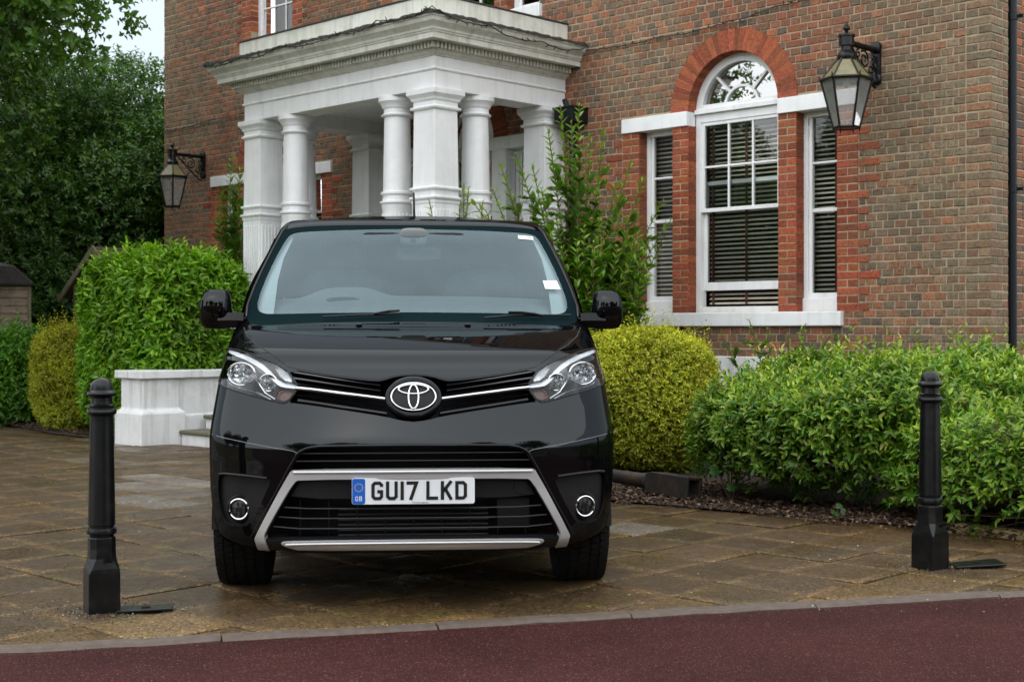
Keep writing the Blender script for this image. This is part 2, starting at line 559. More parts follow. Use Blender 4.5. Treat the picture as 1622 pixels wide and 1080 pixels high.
for k, (size, P, c) in enumerate(slabs):
    r = random.random()
    base = np.array(random.choice([(0.108, 0.068, 0.034), (0.092, 0.058, 0.030), (0.125, 0.080, 0.040), (0.100, 0.067, 0.038), (0.082, 0.054, 0.029)])) * random.uniform(0.72, 1.0)
    px_, py_ = to_px((c[0], c[1], 0))
    dk = (c[0] - KP[0]) * KN[0] + (c[1] - KP[1]) * KN[1]
    if dk < 0.5 and random.random() < 0.75: base = np.array((0.18, 0.115, 0.05)) * random.uniform(0.6, 1.25)
    elif r > 0.95: base = np.array((0.15, 0.13, 0.11))
    if (190 < px_ < 340 and 752 < py_ < 800) or (970 < px_ < 1060 and 818 < py_ < 858): base = np.array((0.20, 0.175, 0.155)) * random.uniform(0.8, 1.05)
    edge = base * 0.45 + np.array((0.15, 0.10, 0.04)) * 0.55 * random.uniform(0.4, 1.3)
    n = len(P)
    g1 = 0.006
    zt = random.uniform(-0.004, 0.004)
    tx, ty = random.uniform(-0.012, 0.012), random.uniform(-0.012, 0.012)
    V, C = [], []
    for lay, (ins, dz, colr) in enumerate(((g1, -0.03, edge), (g1, -0.005, edge), (g1 + 0.009, 0.0, edge), (g1 + 0.075, 0.0012, base))):
        for q in P:
            dv = c - q
            L = np.linalg.norm(dv)
            kk = min(0.9, ins * 1.35 / L)
            w = q + dv * kk + (rng.uniform(-0.0025, 0.0025, 2) if lay == 2 else 0)
            V.append((w[0], w[1], zt + dz + (w[0] - c[0]) * tx + (w[1] - c[1]) * ty))
            C.append(tuple(base * random.uniform(0.92, 1.08)) + (0.0 if lay < 3 else 1.0,))
    F = []
    for lay in range(3):
        F += [(lay * n + i, lay * n + (i + 1) % n, (lay + 1) * n + (i + 1) % n, (lay + 1) * n + i) for i in range(n)]
    F.append(tuple(3 * n + i for i in range(n)))
    mb = MB() if k < 300 else rest
    b0 = len(mb.v)
    mb.v += V
    mb.f += [tuple(b0 + i for i in f) for f in F]
    mb.c += C
    if k < 300:
        mb.build('paving_slab', M['slab'], paving, smooth=True, angle=50)
tag(rest.build('paving_slab', M['slab'], paving, smooth=True, angle=50), kind='stuff')

edging = tag(empty('bed_edging', hw(-1.6, 3.7)), kind='structure')
inv = -hw(-1.6, 3.7)
for s0, s1 in ((-2.62, -2.10), (-2.08, -1.52)):
    mb = MB()
    q = [hw(s0, 3.66) + inv, hw(s1, 3.62) + inv, hw(s1, 3.74) + inv, hw(s0, 3.78) + inv]
    mb.prism([(p.x, p.y) for p in q], 2, -0.03, 0.045)
    mb.build('edging_stone', M['edging'], edging, bevel=0.012)


# ------------------------------------------------------------------ house
house = tag(empty('brick_house', H_LOC, H_ANG), 'old red brick house with white columned portico and white sash windows', 'house')
WIN_C = (2.731, 10.65)             # tripartite windows, right and left of the portico
DOOR_C = 6.69
LEN, TOP = 13.38, 7.3
SILL, LINT0, LINT1 = 1.40, 3.336, 3.486
RO, RI = 0.773, 0.548              # arch ring


def arch_pts(c, z, r, n=24):
    return [(c + r * math.cos(math.pi * i / n), z + r * math.sin(math.pi * i / n)) for i in range(n + 1)]


def opening(c, sill=SILL):
    o = [(c - 1.433, sill), (c + 1.433, sill), (c + 1.433, LINT1)]
    return [(c - 1.433, sill), (c + 1.433, sill), (c + 1.433, LINT1)] + [(c + RO, LINT1)] + arch_pts(c, LINT1, RO)[1:-1] + [(c - RO, LINT1), (c - 1.433, LINT1)]


UPW = (10.59, 0.49, 5.35, 7.1)      # upper window over the left one: centre, half width, bottom, top
UPW2 = (2.80, 0.49, 5.35, 7.1)
holes = [opening(WIN_C[0]), opening(WIN_C[1]), opening(DOOR_C, 0.45)]
for u in (UPW, UPW2):
    holes.append([(u[0] - u[1], u[2]), (u[0] + u[1], u[2]), (u[0] + u[1], u[3]), (u[0] - u[1], u[3])])
UD = (DOOR_C, 1.28, 4.95, 7.1)      # wide window above the portico
holes.append([(UD[0] - UD[1], UD[2]), (UD[0] + UD[1], UD[2]), (UD[0] + UD[1], UD[3]), (UD[0] - UD[1], UD[3])])

wall = None
mb = MB()
outline = [(0, -0.06), (LEN, -0.06), (LEN, TOP), (0, TOP)]
P, T = triangulate(outline, holes)
b0 = len(mb.v)
mb.v += [(p[0], 0.0, p[1]) for p in P] + [(p[0], -0.33, p[1]) for p in P]
mb.f += [tuple(int(i) for i in t) for t in T] + [tuple(int(i) + len(P) for i in reversed(t)) for t in T]
for loop in [outline] + holes:
    n = len(loop)
    b0 = len(mb.v)
    mb.v += [(p[0], 0.0, p[1]) for p in loop] + [(p[0], -0.33, p[1]) for p in loop]
    mb.f += [(i, (i + 1) % n, n + (i + 1) % n, n + i) if False else (b0 + i, b0 + (i + 1) % n, b0 + n + (i + 1) % n, b0 + n + i) for i in range(n)]
wall = mb.build('wall', M['mortar'], house)
# return wall to the right, with a shallow pilaster at the corner, and the closed back of the house
mb = MB()
mb.box((0.002, -0.34, -0.06), (0.30, -0.333, TOP))
mb.box((0.09, -7.0, -0.06), (0.40, -0.341, TOP))
mb.build('side_wall', M['mortar'], house)
mb = MB()
mb.box((LEN - 0.3, -8, -0.06), (LEN, -0.335, TOP))
mb.box((0.41, -8, -0.06), (LEN - 0.31, -7.7, TOP))
mb.box((0.41, -7.69, TOP - 0.05), (LEN - 0.31, -0.34, TOP + 0.05))
mb.box((0.41, -4.2, -0.05), (LEN - 0.31, -4.0, TOP - 0.06))
mb.build('back_wall', M['dark_room'], house)

RED = np.array((0.32, 0.078, 0.036))
PAL_K = 1.18
PAL = [((0.24, 0.078, 0.042), 3), ((0.185, 0.072, 0.045), 4), ((0.15, 0.075, 0.05), 4), ((0.12, 0.08, 0.06), 2.6), ((0.075, 0.060, 0.053), 1.9), ((0.29, 0.10, 0.05), 1.4)]
PW = np.cumsum([w for _, w in PAL])
PW = PW / PW[-1]


def lump(x, y, seed=0.0):
    return 0.5 + 0.25 * math.sin(1.7 * x + 2.3 * y + seed) + 0.25 * math.sin(-2.9 * x + 1.1 * y + 1.7 * seed + 1)


def brick_col(s, h, side=False):
    c = np.array(PAL[int(np.searchsorted(PW, random.random()))][0])
    c = c * random.uniform(0.8, 1.2) * np.array((1.26, 1.17, 1.06))
    # lichen-grey weathering: strong towards the right-hand corner and low on the left end, patches elsewhere
    st = 0.17 * lump(s, h, 1.0)
    if not side:
        st += 0.75 * max(0.0, 1 - s / 1.5) * (0.65 + 0.35 * lump(s, h, 4)) + 0.5 * max(0.0, 1 - (LEN - s) / 1.2) + 0.25 * (lump(s * 0.8, h * 0.9, 7) > 0.72)
        if 3.0 < s < 5.0 and h > 3.6: st += 0.12
    else:
        st += 0.1
    if not side:
        if s < 1.7: st += 0.10
        if s < 1.4 and h > 3.3: st += 0.15
        if 3.4 < s < 4.9 and h > 3.6: st += 0.12
        if s > 8.6: st += 0.16
    st = min(0.9, st * random.uniform(0.6, 1.2))
    lich = np.array((0.20, 0.160, 0.100)) * random.uniform(0.75, 1.2)
    return tuple(c * (1 - st) + lich * st)


def brick_geo(mb, o, u, w, nrm, u0, u1, h0, h1, back, col, rough=1.0):
    """one brick: o + u*U + w*H + nrm*depth; front face a little worn and out of true"""
    cham = 0.0065
    f = 0.006 + random.uniform(-0.0022, 0.0022) * rough
    t1, t2 = random.uniform(-0.0014, 0.0014) * rough, random.uniform(-0.0014, 0.0014) * rough
    def pt(a, b, d): return tuple(o[i] + u[i] * a + w[i] * b + nrm[i] * d for i in range(3))
    j = lambda: random.uniform(-0.0032, 0.0032) * rough
    q = [(u0 + j(), h0 + j()), (u1 + j(), h0 + j()), (u1 + j(), h1 + j()), (u0 + j(), h1 + j())]
    cu, ch = (u0 + u1) / 2, (h0 + h1) / 2
    v = [pt(a, b, back) for a, b in q] + [pt(a, b, f - 0.004) for a, b in q]
    v += [pt(a + (cham if a < cu else -cham), b + (cham if b < ch else -cham), f + t1 * (1 if a < cu else -1) + t2 * (1 if b < ch else -1)) for a, b in q]
    fs = []
    for l in range(2):
        fs += [(l * 4 + i, l * 4 + (i + 1) % 4, l * 4 + 4 + (i + 1) % 4, l * 4 + 4 + i) for i in range(4)]
    fs.append((8, 9, 10, 11))
    mb.add(v, fs, col)


M['dash_grey'] = plain('grey_curtain', (0.10, 0.10, 0.10), 0.9)
# face bricks, header bond: collected first, the largest in the picture become parts of their own
course, head = 0.075, 0.1165
jobs = []
def blocked(s0, s1, h0, h1):
    for c, sl in ((WIN_C[0], SILL - 0.14), (WIN_C[1], SILL - 0.14), (DOOR_C, 0.0)):
        if s1 > c - 1.438 and s0 < c + 1.438 and h1 > sl + 0.0 and h0 < LINT1:
            if h0 < SILL and sl > 0.5 and (s1 < c - 1.27 or s0 > c + 1.27): continue
            return True
        if h1 > LINT1 - 0.01 and h0 < LINT1 + RO + 0.01:
            for a in (s0, s1, (s0 + s1) / 2):
                for b in (h0, h1):
                    if (a - c) ** 2 + (b - LINT1) ** 2 < (RO - 0.075) ** 2: return True
    for u in (UPW, UPW2):
        if s1 > u[0] - u[1] - 0.232 and s0 < u[0] + u[1] + 0.232 and h1 > u[2] - 0.01 and h0 < u[3] + 0.3: return True
    u = UD
    if s1 > u[0] - u[1] - 0.01 and s0 < u[0] + u[1] + 0.01 and h1 > u[2] - 0.16 and h0 < u[3] + 0.2: return True
    return False


def fit(s0, s1, h0, h1):
    """cut a brick that runs into an opening back to what is left of it"""
    if not blocked(s0, s1, h0, h1): return [(s0, s1)]
    out = []
    n = 14
    st = (s1 - s0) / n
    run = None
    for k in range(n):
        a, b = s0 + k * st, s0 + (k + 1) * st
        if not blocked(a, b, h0, h1):
            run = (run[0], b) if run else (a, b)
        else:
            if run and run[1] - run[0] > 0.015: out.append((run[0], run[1] - 0.003))
            run = None
    if run and run[1] - run[0] > 0.015: out.append(run)
    return out


k = 0
h = 0.963
while h < TOP - 0.05:
    s = -0.005
    if k % 2: wds = [0.228, 0.058]
    else: wds = [0.112]
    drift = random.uniform(-0.004, 0.004)
    i = 0
    while s < LEN - 0.02:
        w = wds[i] if i < len(wds) else (0.2225 if random.random() < 0.04 else 0.1065 + random.uniform(-0.003, 0.003))
        s1 = min(s + w, LEN + 0.003)
        got = fit(s, s1, h, h + course - 0.010)
        for a, b in got:
            jobs.append((a, b, h + drift, h + drift + course - 0.010))
        if not got and h < LINT1 < h + course - 0.03:
            for a, b in fit(s, s1, LINT1 + 0.011, h + course - 0.010):
                jobs.append((a, b, LINT1 + 0.006, h + drift + course - 0.010))
        s = s1 + 0.010
        i += 1
    h += course
    k += 1

scored = []
for a, b, h0, h1 in jobs:
    c = hw((a + b) / 2, 0, (h0 + h1) / 2)
    x, y = to_px(c)
    A = (b - a) * (h1 - h0) / c.y ** 2 * 1e3
    vis = 0 < x < 1622 and 0 < y < 560 and not (340 < x < 970 and y > 350)
    scored.append((-(A if vis else A * 0.001), a, b, h0, h1))
scored.sort()
rest = MB()
O3, U3, H3, N3 = (0, 0, 0), (1, 0, 0), (0, 0, 1), (0, 1, 0)
for k, (_, a, b, h0, h1) in enumerate(scored):
    mb = MB() if k < 240 else rest
    brick_geo(mb, O3, U3, H3, N3, a, b, h0, h1, -0.004, brick_col((a + b) / 2, h0))
    if k < 240: mb.build('brick', M['brick'], wall)
tag(rest.build('brick', M['brick'], wall), kind='stuff')
# the return: facing -s
side_rest = MB()
for row in range(int((TOP - 0.963) / course)):
    h0 = 0.963 + row * course
    for sec, (p0, p1, so) in enumerate(((0.0, 0.335, 0.0), (0.345, 2.2, 0.09))):
        p = p0 - (0.0 if sec else 0.0)
        i = 0
        while p < p1 - 0.02:
            w = (0.112 if (row % 2) else 0.228) if i == 0 else (0.2225 if random.random() < 0.25 else 0.1065)
            p_1 = min(p + w, p1)
            brick_geo(side_rest, (so, 0, 0), (0, -1, 0), (0, 0, 1), (-1, 0, 0), p, p_1, h0, h0 + course - 0.01, -0.004, brick_col(0.8 if sec else 0.3, h0, side=bool(sec)))
            p = p_1 + 0.01
            i += 1
side_wall = [o for o in house.children if o.name.startswith('side_wall')][0]
tag(side_rest.build('brick', M['brick'], side_wall), kind='stuff')

# white plinth
mb = MB()
for lo, hi in (((-0.03, -0.02, -0.05), (4.9, 0.035, 0.955)), ((8.5, -0.02, -0.05), (LEN + 0.03, 0.035, 0.955)), ((-0.03, -0.35, -0.05), (0.02, -0.021, 0.955)), ((0.055, -7.0, -0.05), (0.088, -0.351, 0.955))):
    mb = MB()
    mb.box(lo, hi)
    mb.build('plinth', M['white_wall'], house, bevel=0.008)

red_rest = []


def red_col(): return tuple(RED * random.uniform(0.62, 1.2) * np.array((1, random.uniform(0.9, 1.15), 1)))


def red_box(mb, s0, s1, h0, h1, back=-0.125):
    brick_geo(mb, O3, U3, H3, N3, s0, s1, h0, h1, back, red_col(), 0.5)


def brick_pier(c0, c1, z0, z1, mode, own):
    """column of red gauged bricks; own: every brick a part of the wall"""
    mbs = MB()
    bk = MB()
    bk.box((c0 + 0.006, -0.12, z0), (c1 - 0.006, 0.0025, z1))
    bk.build('pier_core', M['mortar'], wall)
    h, k = z0, 0
    while h < z1 - 0.03:
        h1 = min(h + course - 0.007, z1)
        m = (c0 + c1) / 2
        cells = [(c0, c1)] if k % 2 == 0 else [(c0, m - 0.004), (m + 0.004, c1)]
        if mode and k % 2 == 0:    # toothed into the wall
            a, b = cells[0]
            ex = random.choice((0.112, 0.112, 0.225))
            tb = MB() if own else mbs
            x0, x1 = (b + .008, b + ex) if mode > 0 else (a - ex, a - .008)
            brick_geo(tb, (0, 0.0045, 0), U3, H3, N3, x0, x1, h, h1, -0.01, red_col(), 0.5)
            if own: tb.build('pier_brick', M['brick'], wall)
        for a, b in cells:
            q = MB() if own else mbs
            red_box(q, a, b, h, h1)
            if own: q.build('pier_brick', M['brick'], wall)
        h += course
        k += 1
    if not own: tag(mbs.build('pier_brick', M['brick'], wall), kind='stuff')


def arch_ring(c, own):
    bk = MB()
    ri, ro = RI + 0.006, RO - 0.004
    N = 40
    o_ = arch_pts(c, LINT1, ro, N)
    i_ = arch_pts(c, LINT1, ri, N)
    for k in range(N):
        q = [i_[k], o_[k], o_[k + 1], i_[k + 1]]
        bk.prism([(p[0], p[1]) for p in q], 1, -0.12, 0.0095)
    bk.build('arch_core', M['mortar'], wall)
    N = 33
    mbs = MB()
    for k in range(N):
        a0, a1 = math.pi * k / N, math.pi * (k + 1) / N
        g0 = 0.0028
        col = red_col()
        f = 0.013 + random.uniform(-0.001, 0.001)
        q = []
        for rr, aa in ((RI, a0 + g0 / RI), (RO, a0 + g0 / RO), (RO, a1 - g0 / RO), (RI, a1 - g0 / RI)):
            q.append((c + rr * math.cos(aa), LINT1 + rr * math.sin(aa)))
        m = MB() if own else mbs
        m.prism(q, 1, -0.125, f, col)
        if own: m.build('arch_brick', M['brick'], wall)
    if not own: tag(mbs.build('arch_brick', M['brick'], wall), kind='stuff')


def wbox(mb, c, x0, x1, n0, n1, z0, z1):
    mb.box((c + x0, n0, z0), (c + x1, n1, z1))


def pane(win, pts, n, name='pane', mat='pane'):
    """one sheet of glass, very slightly out of true"""
    mb = MB()
    cx = sum(p[0] for p in pts) / len(pts)
    cz = sum(p[1] for p in pts) / len(pts)
    a, b = random.uniform(-0.012, 0.012), random.uniform(-0.012, 0.012)
    mb.add([(p[0], n + a * (p[0] - cx) + b * (p[1] - cz), p[1]) for p in pts], [tuple(range(len(pts)))])
    return mb.build(name, M[mat], win)


def rect(x0, x1, z0, z1): return [(x0, z0), (x1, z0), (x1, z1), (x0, z1)]


def sash_light(win, c, x0, x1, z0, z1, bars_v, bars_h, n=-0.125, fw=0.05, sill_h=0.0):
    """a frame with glazing bars at the given fractions, each opening with its own pane"""
    fr = MB()
    if sill_h:
        wbox(fr, c, x0, x1, n - 0.03, n + 0.02, z0, z0 + sill_h)
        z0 += sill_h
    wbox(fr, c, x0, x0 + fw, n - 0.07, n, z0, z1)
    wbox(fr, c, x1 - fw, x1, n - 0.07, n, z0, z1)
    wbox(fr, c, x0 + fw, x1 - fw, n - 0.07, n - 0.002, z1 - fw, z1)
    wbox(fr, c, x0 + fw, x1 - fw, n - 0.07, n - 0.002, z0, z0 + fw)
    s = 0.035
    a0, a1, b0, b1 = x0 + fw, x1 - fw, z0 + fw, z1 - fw
    wbox(fr, c, a0, a0 + s, n - 0.065, n - 0.02, b0, b1)
    wbox(fr, c, a1 - s, a1, n - 0.065, n - 0.02, b0, b1)
    a0, a1 = a0 + s, a1 - s
    xs = [a0] + [a0 + (a1 - a0) * f for f in bars_v] + [a1]
    zs = [b0] + [b0 + (b1 - b0) * f for f, _ in bars_h] + [b1]
    for x in xs[1:-1]: wbox(fr, c, x - 0.011, x + 0.011, n - 0.06, n - 0.028, b0, b1)
    for z, (_, t) in zip(zs[1:-1], bars_h): wbox(fr, c, a0, a1, n - 0.062, n - 0.026, z - t / 2, z + t / 2)
    fr.build('frame', M['white'], win, bevel=0.004)
    for i in range(len(xs) - 1):
        for j in range(len(zs) - 1):
            pane(win, rect(c + xs[i], c + xs[i + 1], zs[j], zs[j + 1]), n - 0.045)


def blind(c, x0, x1, z0, z1, n, label, own=True, tilt=0.55, gap=0.047):
    """venetian blind hanging behind a window: its own thing"""
    root = tag(empty('venetian_blind', tuple(hw(c, n, z0)), H_ANG), label, 'blind', 'venetian blinds behind the sash windows')
    first = None
    z = z0 + 0.02
    w = x1 - x0
    while z < z1:
        hgt = z - z0
        if first is None or not own:
            mb = MB()
            ca, sa = math.cos(tilt) * 0.021, math.sin(tilt) * 0.021
            # a slat is curved a little: two strips
            v = [(x0, ca, -sa), (x1, ca, -sa), (x1, 0.002, 0.003), (x0, 0.002, 0.003), (x1, -ca, sa), (x0, -ca, sa)]
            mb.add(v, [(0, 1, 2, 3), (3, 2, 4, 5)])
            o = mb.build('slat', M['slat'], root, smooth=True)
            first = o
        else:
            o = first.copy()
            COL.objects.link(o)
            o.parent = root
        o.location = (0, 0, hgt)
        o.rotation_euler = (random.uniform(-0.05, 0.05), random.uniform(-0.002, 0.002), 0)
        z += gap
    for f in ((0.06, 0.5, 0.94) if w > 0.6 else (0.3,)):
        mb = MB()
        x = x0 + w * f
        mb.box((x - 0.014, 0.023, 0.01), (x + 0.014, 0.025, z1 - z0))
        mb.build('tape', M['tape'], root)
    return root


def venetian_window(c, label_part, own, where):
    win = empty('window', parent=house)
    tag(win, label_part)
    # brick jambs, piers and arch belong to the wall
    for a, b in ((-1.433, -1.205), (-0.757, -0.548), (0.548, 0.757), (1.205, 1.433)):
        brick_pier(c + a, c + b, SILL, LINT0, -1 if a < -1.3 else (1 if b > 1.3 else 0), own)
    arch_ring(c, own)
    mb = MB()
    wbox(mb, c, -1.433, -0.552, -0.125, 0.03, LINT0, LINT1)
    mb.build('lintel', M['white'], win, bevel=0.006)
    mb = MB()
    wbox(mb, c, 0.552, 1.433, -0.125, 0.03, LINT0, LINT1)
    mb.build('lintel', M['white'], win, bevel=0.006)
    mb = MB()
    wbox(mb, c, -1.273, 1.273, -0.12, 0.055, SILL - 0.14, SILL - 0.002)
    mb.build('sill', M['white'], win, bevel=0.008)
    # side lights
    for a, b in ((-1.205, -0.757), (0.757, 1.205)):
        sash_light(win, c, a, b, SILL, LINT0, (), ((0.47, 0.035), (0.74, 0.022)), sill_h=0.13)
    # centre: box frame, fixed lower sash pushed up a little, upper sash of six panes
    fr = MB()
    n = -0.125
    z1 = LINT1 - 0.03
    wbox(fr, c, -0.548, -0.488, n - 0.10, n, SILL, z1)
    wbox(fr, c, 0.488, 0.548, n - 0.10, n, SILL, z1)
    wbox(fr, c, -0.488, 0.488, n - 0.05, n + 0.03, SILL, SILL + 0.06)
    wbox(fr, c, -0.488, 0.488, n - 0.10, n - 0.003, z1 - 0.085, z1)
    wbox(fr, c, -0.548, 0.548, n - 0.05, n + 0.035, z1 + 0.002, z1 + 0.05)
    fr.build('frame', M['white'], win, bevel=0.004)
    mid = 2.44
    up = MB()
    m0 = n - 0.012
    a0, a1 = -0.488, 0.488
    wbox(up, c, a0, a0 + 0.042, m0 - 0.04, m0, mid, z1 - 0.085)
    wbox(up, c, a1 - 0.042, a1, m0 - 0.04, m0, mid, z1 - 0.085)
    wbox(up, c, a0 + 0.042, a1 - 0.042, m0 - 0.041, m0 - 0.001, mid - 0.0, mid + 0.04)
    wbox(up, c, a0 + 0.042, a1 - 0.042, m0 - 0.041, m0 - 0.001, z1 - 0.12, z1 - 0.0852)
    xs = [a0 + 0.042 + (0.892) * f for f in (0, 1 / 3, 2 / 3, 1)]
    zs = [mid + 0.04, (mid + 0.04 + z1 - 0.12) / 2, z1 - 0.12]
    for x in xs[1:3]: wbox(up, c, x - 0.011, x + 0.011, m0 - 0.036, m0 - 0.006, zs[0], zs[2])
    wbox(up, c, xs[0], xs[3], m0 - 0.037, m0 - 0.005, zs[1] - 0.011, zs[1] + 0.011)
    up.build('sash', M['white'], win, bevel=0.003)
    for i in range(3):
        for j in range(2):
            pane(win, rect(c + xs[i], c + xs[i + 1], zs[j], zs[j + 1]), m0 - 0.022)
    lo = MB()
    l0 = m0 - 0.05
    lz0, lz1 = 1.63, 2.76
    wbox(lo, c, a0, a0 + 0.042, l0 - 0.04, l0, lz0, lz1)
    wbox(lo, c, a1 - 0.042, a1, l0 - 0.04, l0, lz0, lz1)
    wbox(lo, c, a0 + 0.042, a1 - 0.042, l0 - 0.041, l0 - 0.001, lz0, lz0 + 0.085)
    wbox(lo, c, a0 + 0.042, a1 - 0.042, l0 - 0.041, l0 - 0.001, lz1 - 0.04, lz1)
    lo.build('sash', M['white'], win, bevel=0.003)
    pane(win, rect(c + a0 + 0.042, c + a1 - 0.042, lz0 + 0.085, lz1 - 0.04), l0 - 0.022)
    # fanlight
    fl = MB()
    zb = z1 + 0.052
    ri, ro = 0.465, RI
    o_, i_ = arch_pts(c, LINT1, ro - 0.001, 32), arch_pts(c, LINT1, ri, 32)
    for k in range(32):
        q = [i_[k], o_[k], o_[k + 1], i_[k + 1]]
        fl.prism(q, 1, n - 0.09, n)
    wbox(fl, c, -ro + 0.001, ro - 0.001, n - 0.09, n - 0.001, zb, zb + 0.045)
    r1 = 0.19
    o_, i_ = arch_pts(c, LINT1 + 0.02, r1 + 0.026, 20), arch_pts(c, LINT1 + 0.02, r1, 20)
    for k in range(20):
        fl.prism([i_[k], o_[k], o_[k + 1], i_[k + 1]], 1, n - 0.075, n - 0.03)
    for a in (R(48), R(132)):
        d = np.array((math.cos(a), math.sin(a)))
        t = np.array((-d[1], d[0])) * 0.012
        p0, p1 = np.array((c, LINT1 + 0.02)) + d * (r1 + 0.01), np.array((c, LINT1)) + d * (ri + 0.01)
        fl.prism([tuple(p0 - t), tuple(p1 - t), tuple(p1 + t), tuple(p0 + t)], 1, n - 0.074, n - 0.031)
    fl.build('fanlight_frame', M['white'], win, smooth=True, angle=30)
    # three outer panes and the inner half round
    zc = LINT1 + 0.045
    for a0_, a1_ in ((0.03, R(48)), (R(48), R(132)), (R(132), math.pi - 0.03)):
        k = 10
        pts = [(c + ri * math.cos(a0_ + (a1_ - a0_) * i / k), LINT1 + ri * math.sin(a0_ + (a1_ - a0_) * i / k) + 0.02) for i in range(k + 1)]
        pts += [(c + (r1 + 0.012) * math.cos(a1_ + (a0_ - a1_) * i / k), LINT1 + 0.02 + (r1 + 0.012) * math.sin(a1_ + (a0_ - a1_) * i / k)) for i in range(k + 1)]
        pane(win, pts, n - 0.055, mat='fan_pane')
    pane(win, [(c + (r1 + 0.01) * math.cos(math.pi * i / 14), LINT1 + 0.02 + (r1 + 0.01) * math.sin(math.pi * i / 14)) for i in range(15)], n - 0.055, mat='fan_pane')
    # blinds
    blind(c, -0.47, 0.47, SILL + 0.08, z1 - 0.10, -0.27, f'wide dark blind in the centre sash of {where}')
    blind(c, 0.80, 1.17, SILL + 0.15, LINT0 - 0.05, -0.25, f'narrow dark blind in the left light of {where}')
    blind(c, -1.17, -0.80, SILL + 0.15, LINT0 - 0.05, -0.25, f'narrow dark blind in the right light of {where}')
    return win


venetian_window(WIN_C[0], 'arched three-light window with dark blinds right of the portico', True, 'the big arched window right of the portico')
venetian_window(WIN_C[1], 'arched three-light window left of the portico', False, 'the window left of the portico')


def upper_window(u, label):
    c, hwid, z0, z1 = u
    win = tag(empty('window', parent=house), label)
    for a, b in ((-hwid - 0.228, -hwid), (hwid, hwid + 0.228)):
        brick_pier(c + a, c + b, z0, z1 + 0.02, -1 if a < 0 else 1, False)
    sash_light(win, c, -hwid, hwid, z0, z1, (1 / 3, 2 / 3), ((0.25, 0.022), (0.5, 0.035), (0.75, 0.022)), fw=0.06)
    mb = MB()
    wbox(mb, c, -hwid - 0.08, hwid + 0.08, -0.11, 0.05, z0 - 0.13, z0 - 0.002)
    mb.build('sill', M['white'], win, bevel=0.006)
    mb = MB()
    wbox(mb, c, -hwid - 0.25, hwid + 0.25, -0.11, 0.01, z1 + 0.021, z1 + 0.3)
    mb.build('lintel', M['brick'], win)
    mb = MB()
    wbox(mb, c, -hwid + 0.1, hwid - 0.1, -0.5, -0.48, z0, z1)
    mb.build('curtain', M['dash_grey'], win)


upper_window(UPW, 'white sash window upstairs, left of the portico')
win = tag(empty('window', parent=house), 'wide white window with brick piers right above the portico roof')
for a, b in ((-0.757, -0.548), (0.548, 0.757)):
    brick_pier(DOOR_C + a, DOOR_C + b, UD[2], UD[3], 0, False)
sash_light(win, DOOR_C, -1.28, -0.757, UD[2], UD[3], (), ((0.5, 0.035),), fw=0.07)
sash_light(win, DOOR_C, 0.757, 1.28, UD[2], UD[3], (), ((0.5, 0.035),), fw=0.07)
sash_light(win, DOOR_C, -0.548, 0.548, UD[2], UD[3], (1 / 3, 2 / 3), ((0.25, 0.022), (0.5, 0.035)), fw=0.06)
mb = MB()
wbox(mb, DOOR_C, -1.33, 1.33, -0.12, 0.055, UD[2] - 0.15, UD[2] - 0.002)
mb.build('sill', M['white'], win, bevel=0.008)

# entrance under the portico: white door case with side lights
door = empty('entrance', parent=house)
c = DOOR_C
for a, b in ((-1.433, -0.5), (0.5, 1.433)):
    mb = MB()
    wbox(mb, c, a, b, -0.125, 0.05, LINT0, LINT1)
    mb.build('lintel', M['white'], door, bevel=0.006)
for a, b in ((-1.433, -1.20), (-0.78, -0.548), (0.548, 0.78), (1.20, 1.433)):
    mb = MB()
    wbox(mb, c, a, b, -0.125, 0.04, 0.46, LINT0)
    mb.build('door_post', M['white'], door, bevel=0.006)
arch_ring(c, False)
for a, b in ((-1.20, -0.78), (0.78, 1.20)):
    sash_light(door, c, a, b, 0.46, LINT0, (), ((0.3, 0.03), (0.62, 0.03)), sill_h=0.5)
mb = MB()
wbox(mb, c, -0.545, 0.545, -0.30, -0.25, 0.46, 2.60)
mb.build('door_leaf', plain('dark_door', (0.03, 0.02, 0.018), 0.35), door, bevel=0.004)
mb = MB()
wbox(mb, c, -0.545, 0.545, -0.31, -0.2, 2.601, 2.70)
o_, i_ = arch_pts(c, LINT1, RI - 0.001, 24), arch_pts(c, LINT1, RI - 0.06, 24)
for k in range(24): mb.prism([i_[k], o_[k], o_[k + 1], i_[k + 1]], 1, -0.2, -0.1)
mb.build('fanlight_frame', M['white'], door)
pane(door, [(c - 0.54, 2.71), (c + 0.54, 2.71)] + arch_pts(c, LINT1, RI - 0.03, 14), -0.22)

# ------------------------------------------------------------------ portico (part of the house)
portico = tag(empty('portico', parent=house), 'white portico of round columns and square pillars')
S0, S1, NP = 5.0, 8.38, 1.99
FLOOR = 0.45
mb = MB()
mb.box((S0 - 0.12, 0.04, -0.05), (S1 + 0.12, NP + 0.14, FLOOR - 0.06))
mb.box((S0 - 0.16, 0.04, FLOOR - 0.058), (S1 + 0.16, NP + 0.18, FLOOR))
mb.build('floor_slab', M['mossy_stone'], portico, bevel=0.008)


def sq(c, h, z): return [(c[0] - h, c[1] - h, z), (c[0] + h, c[1] - h, z), (c[0] + h, c[1] + h, z), (c[0] - h, c[1] + h, z)]


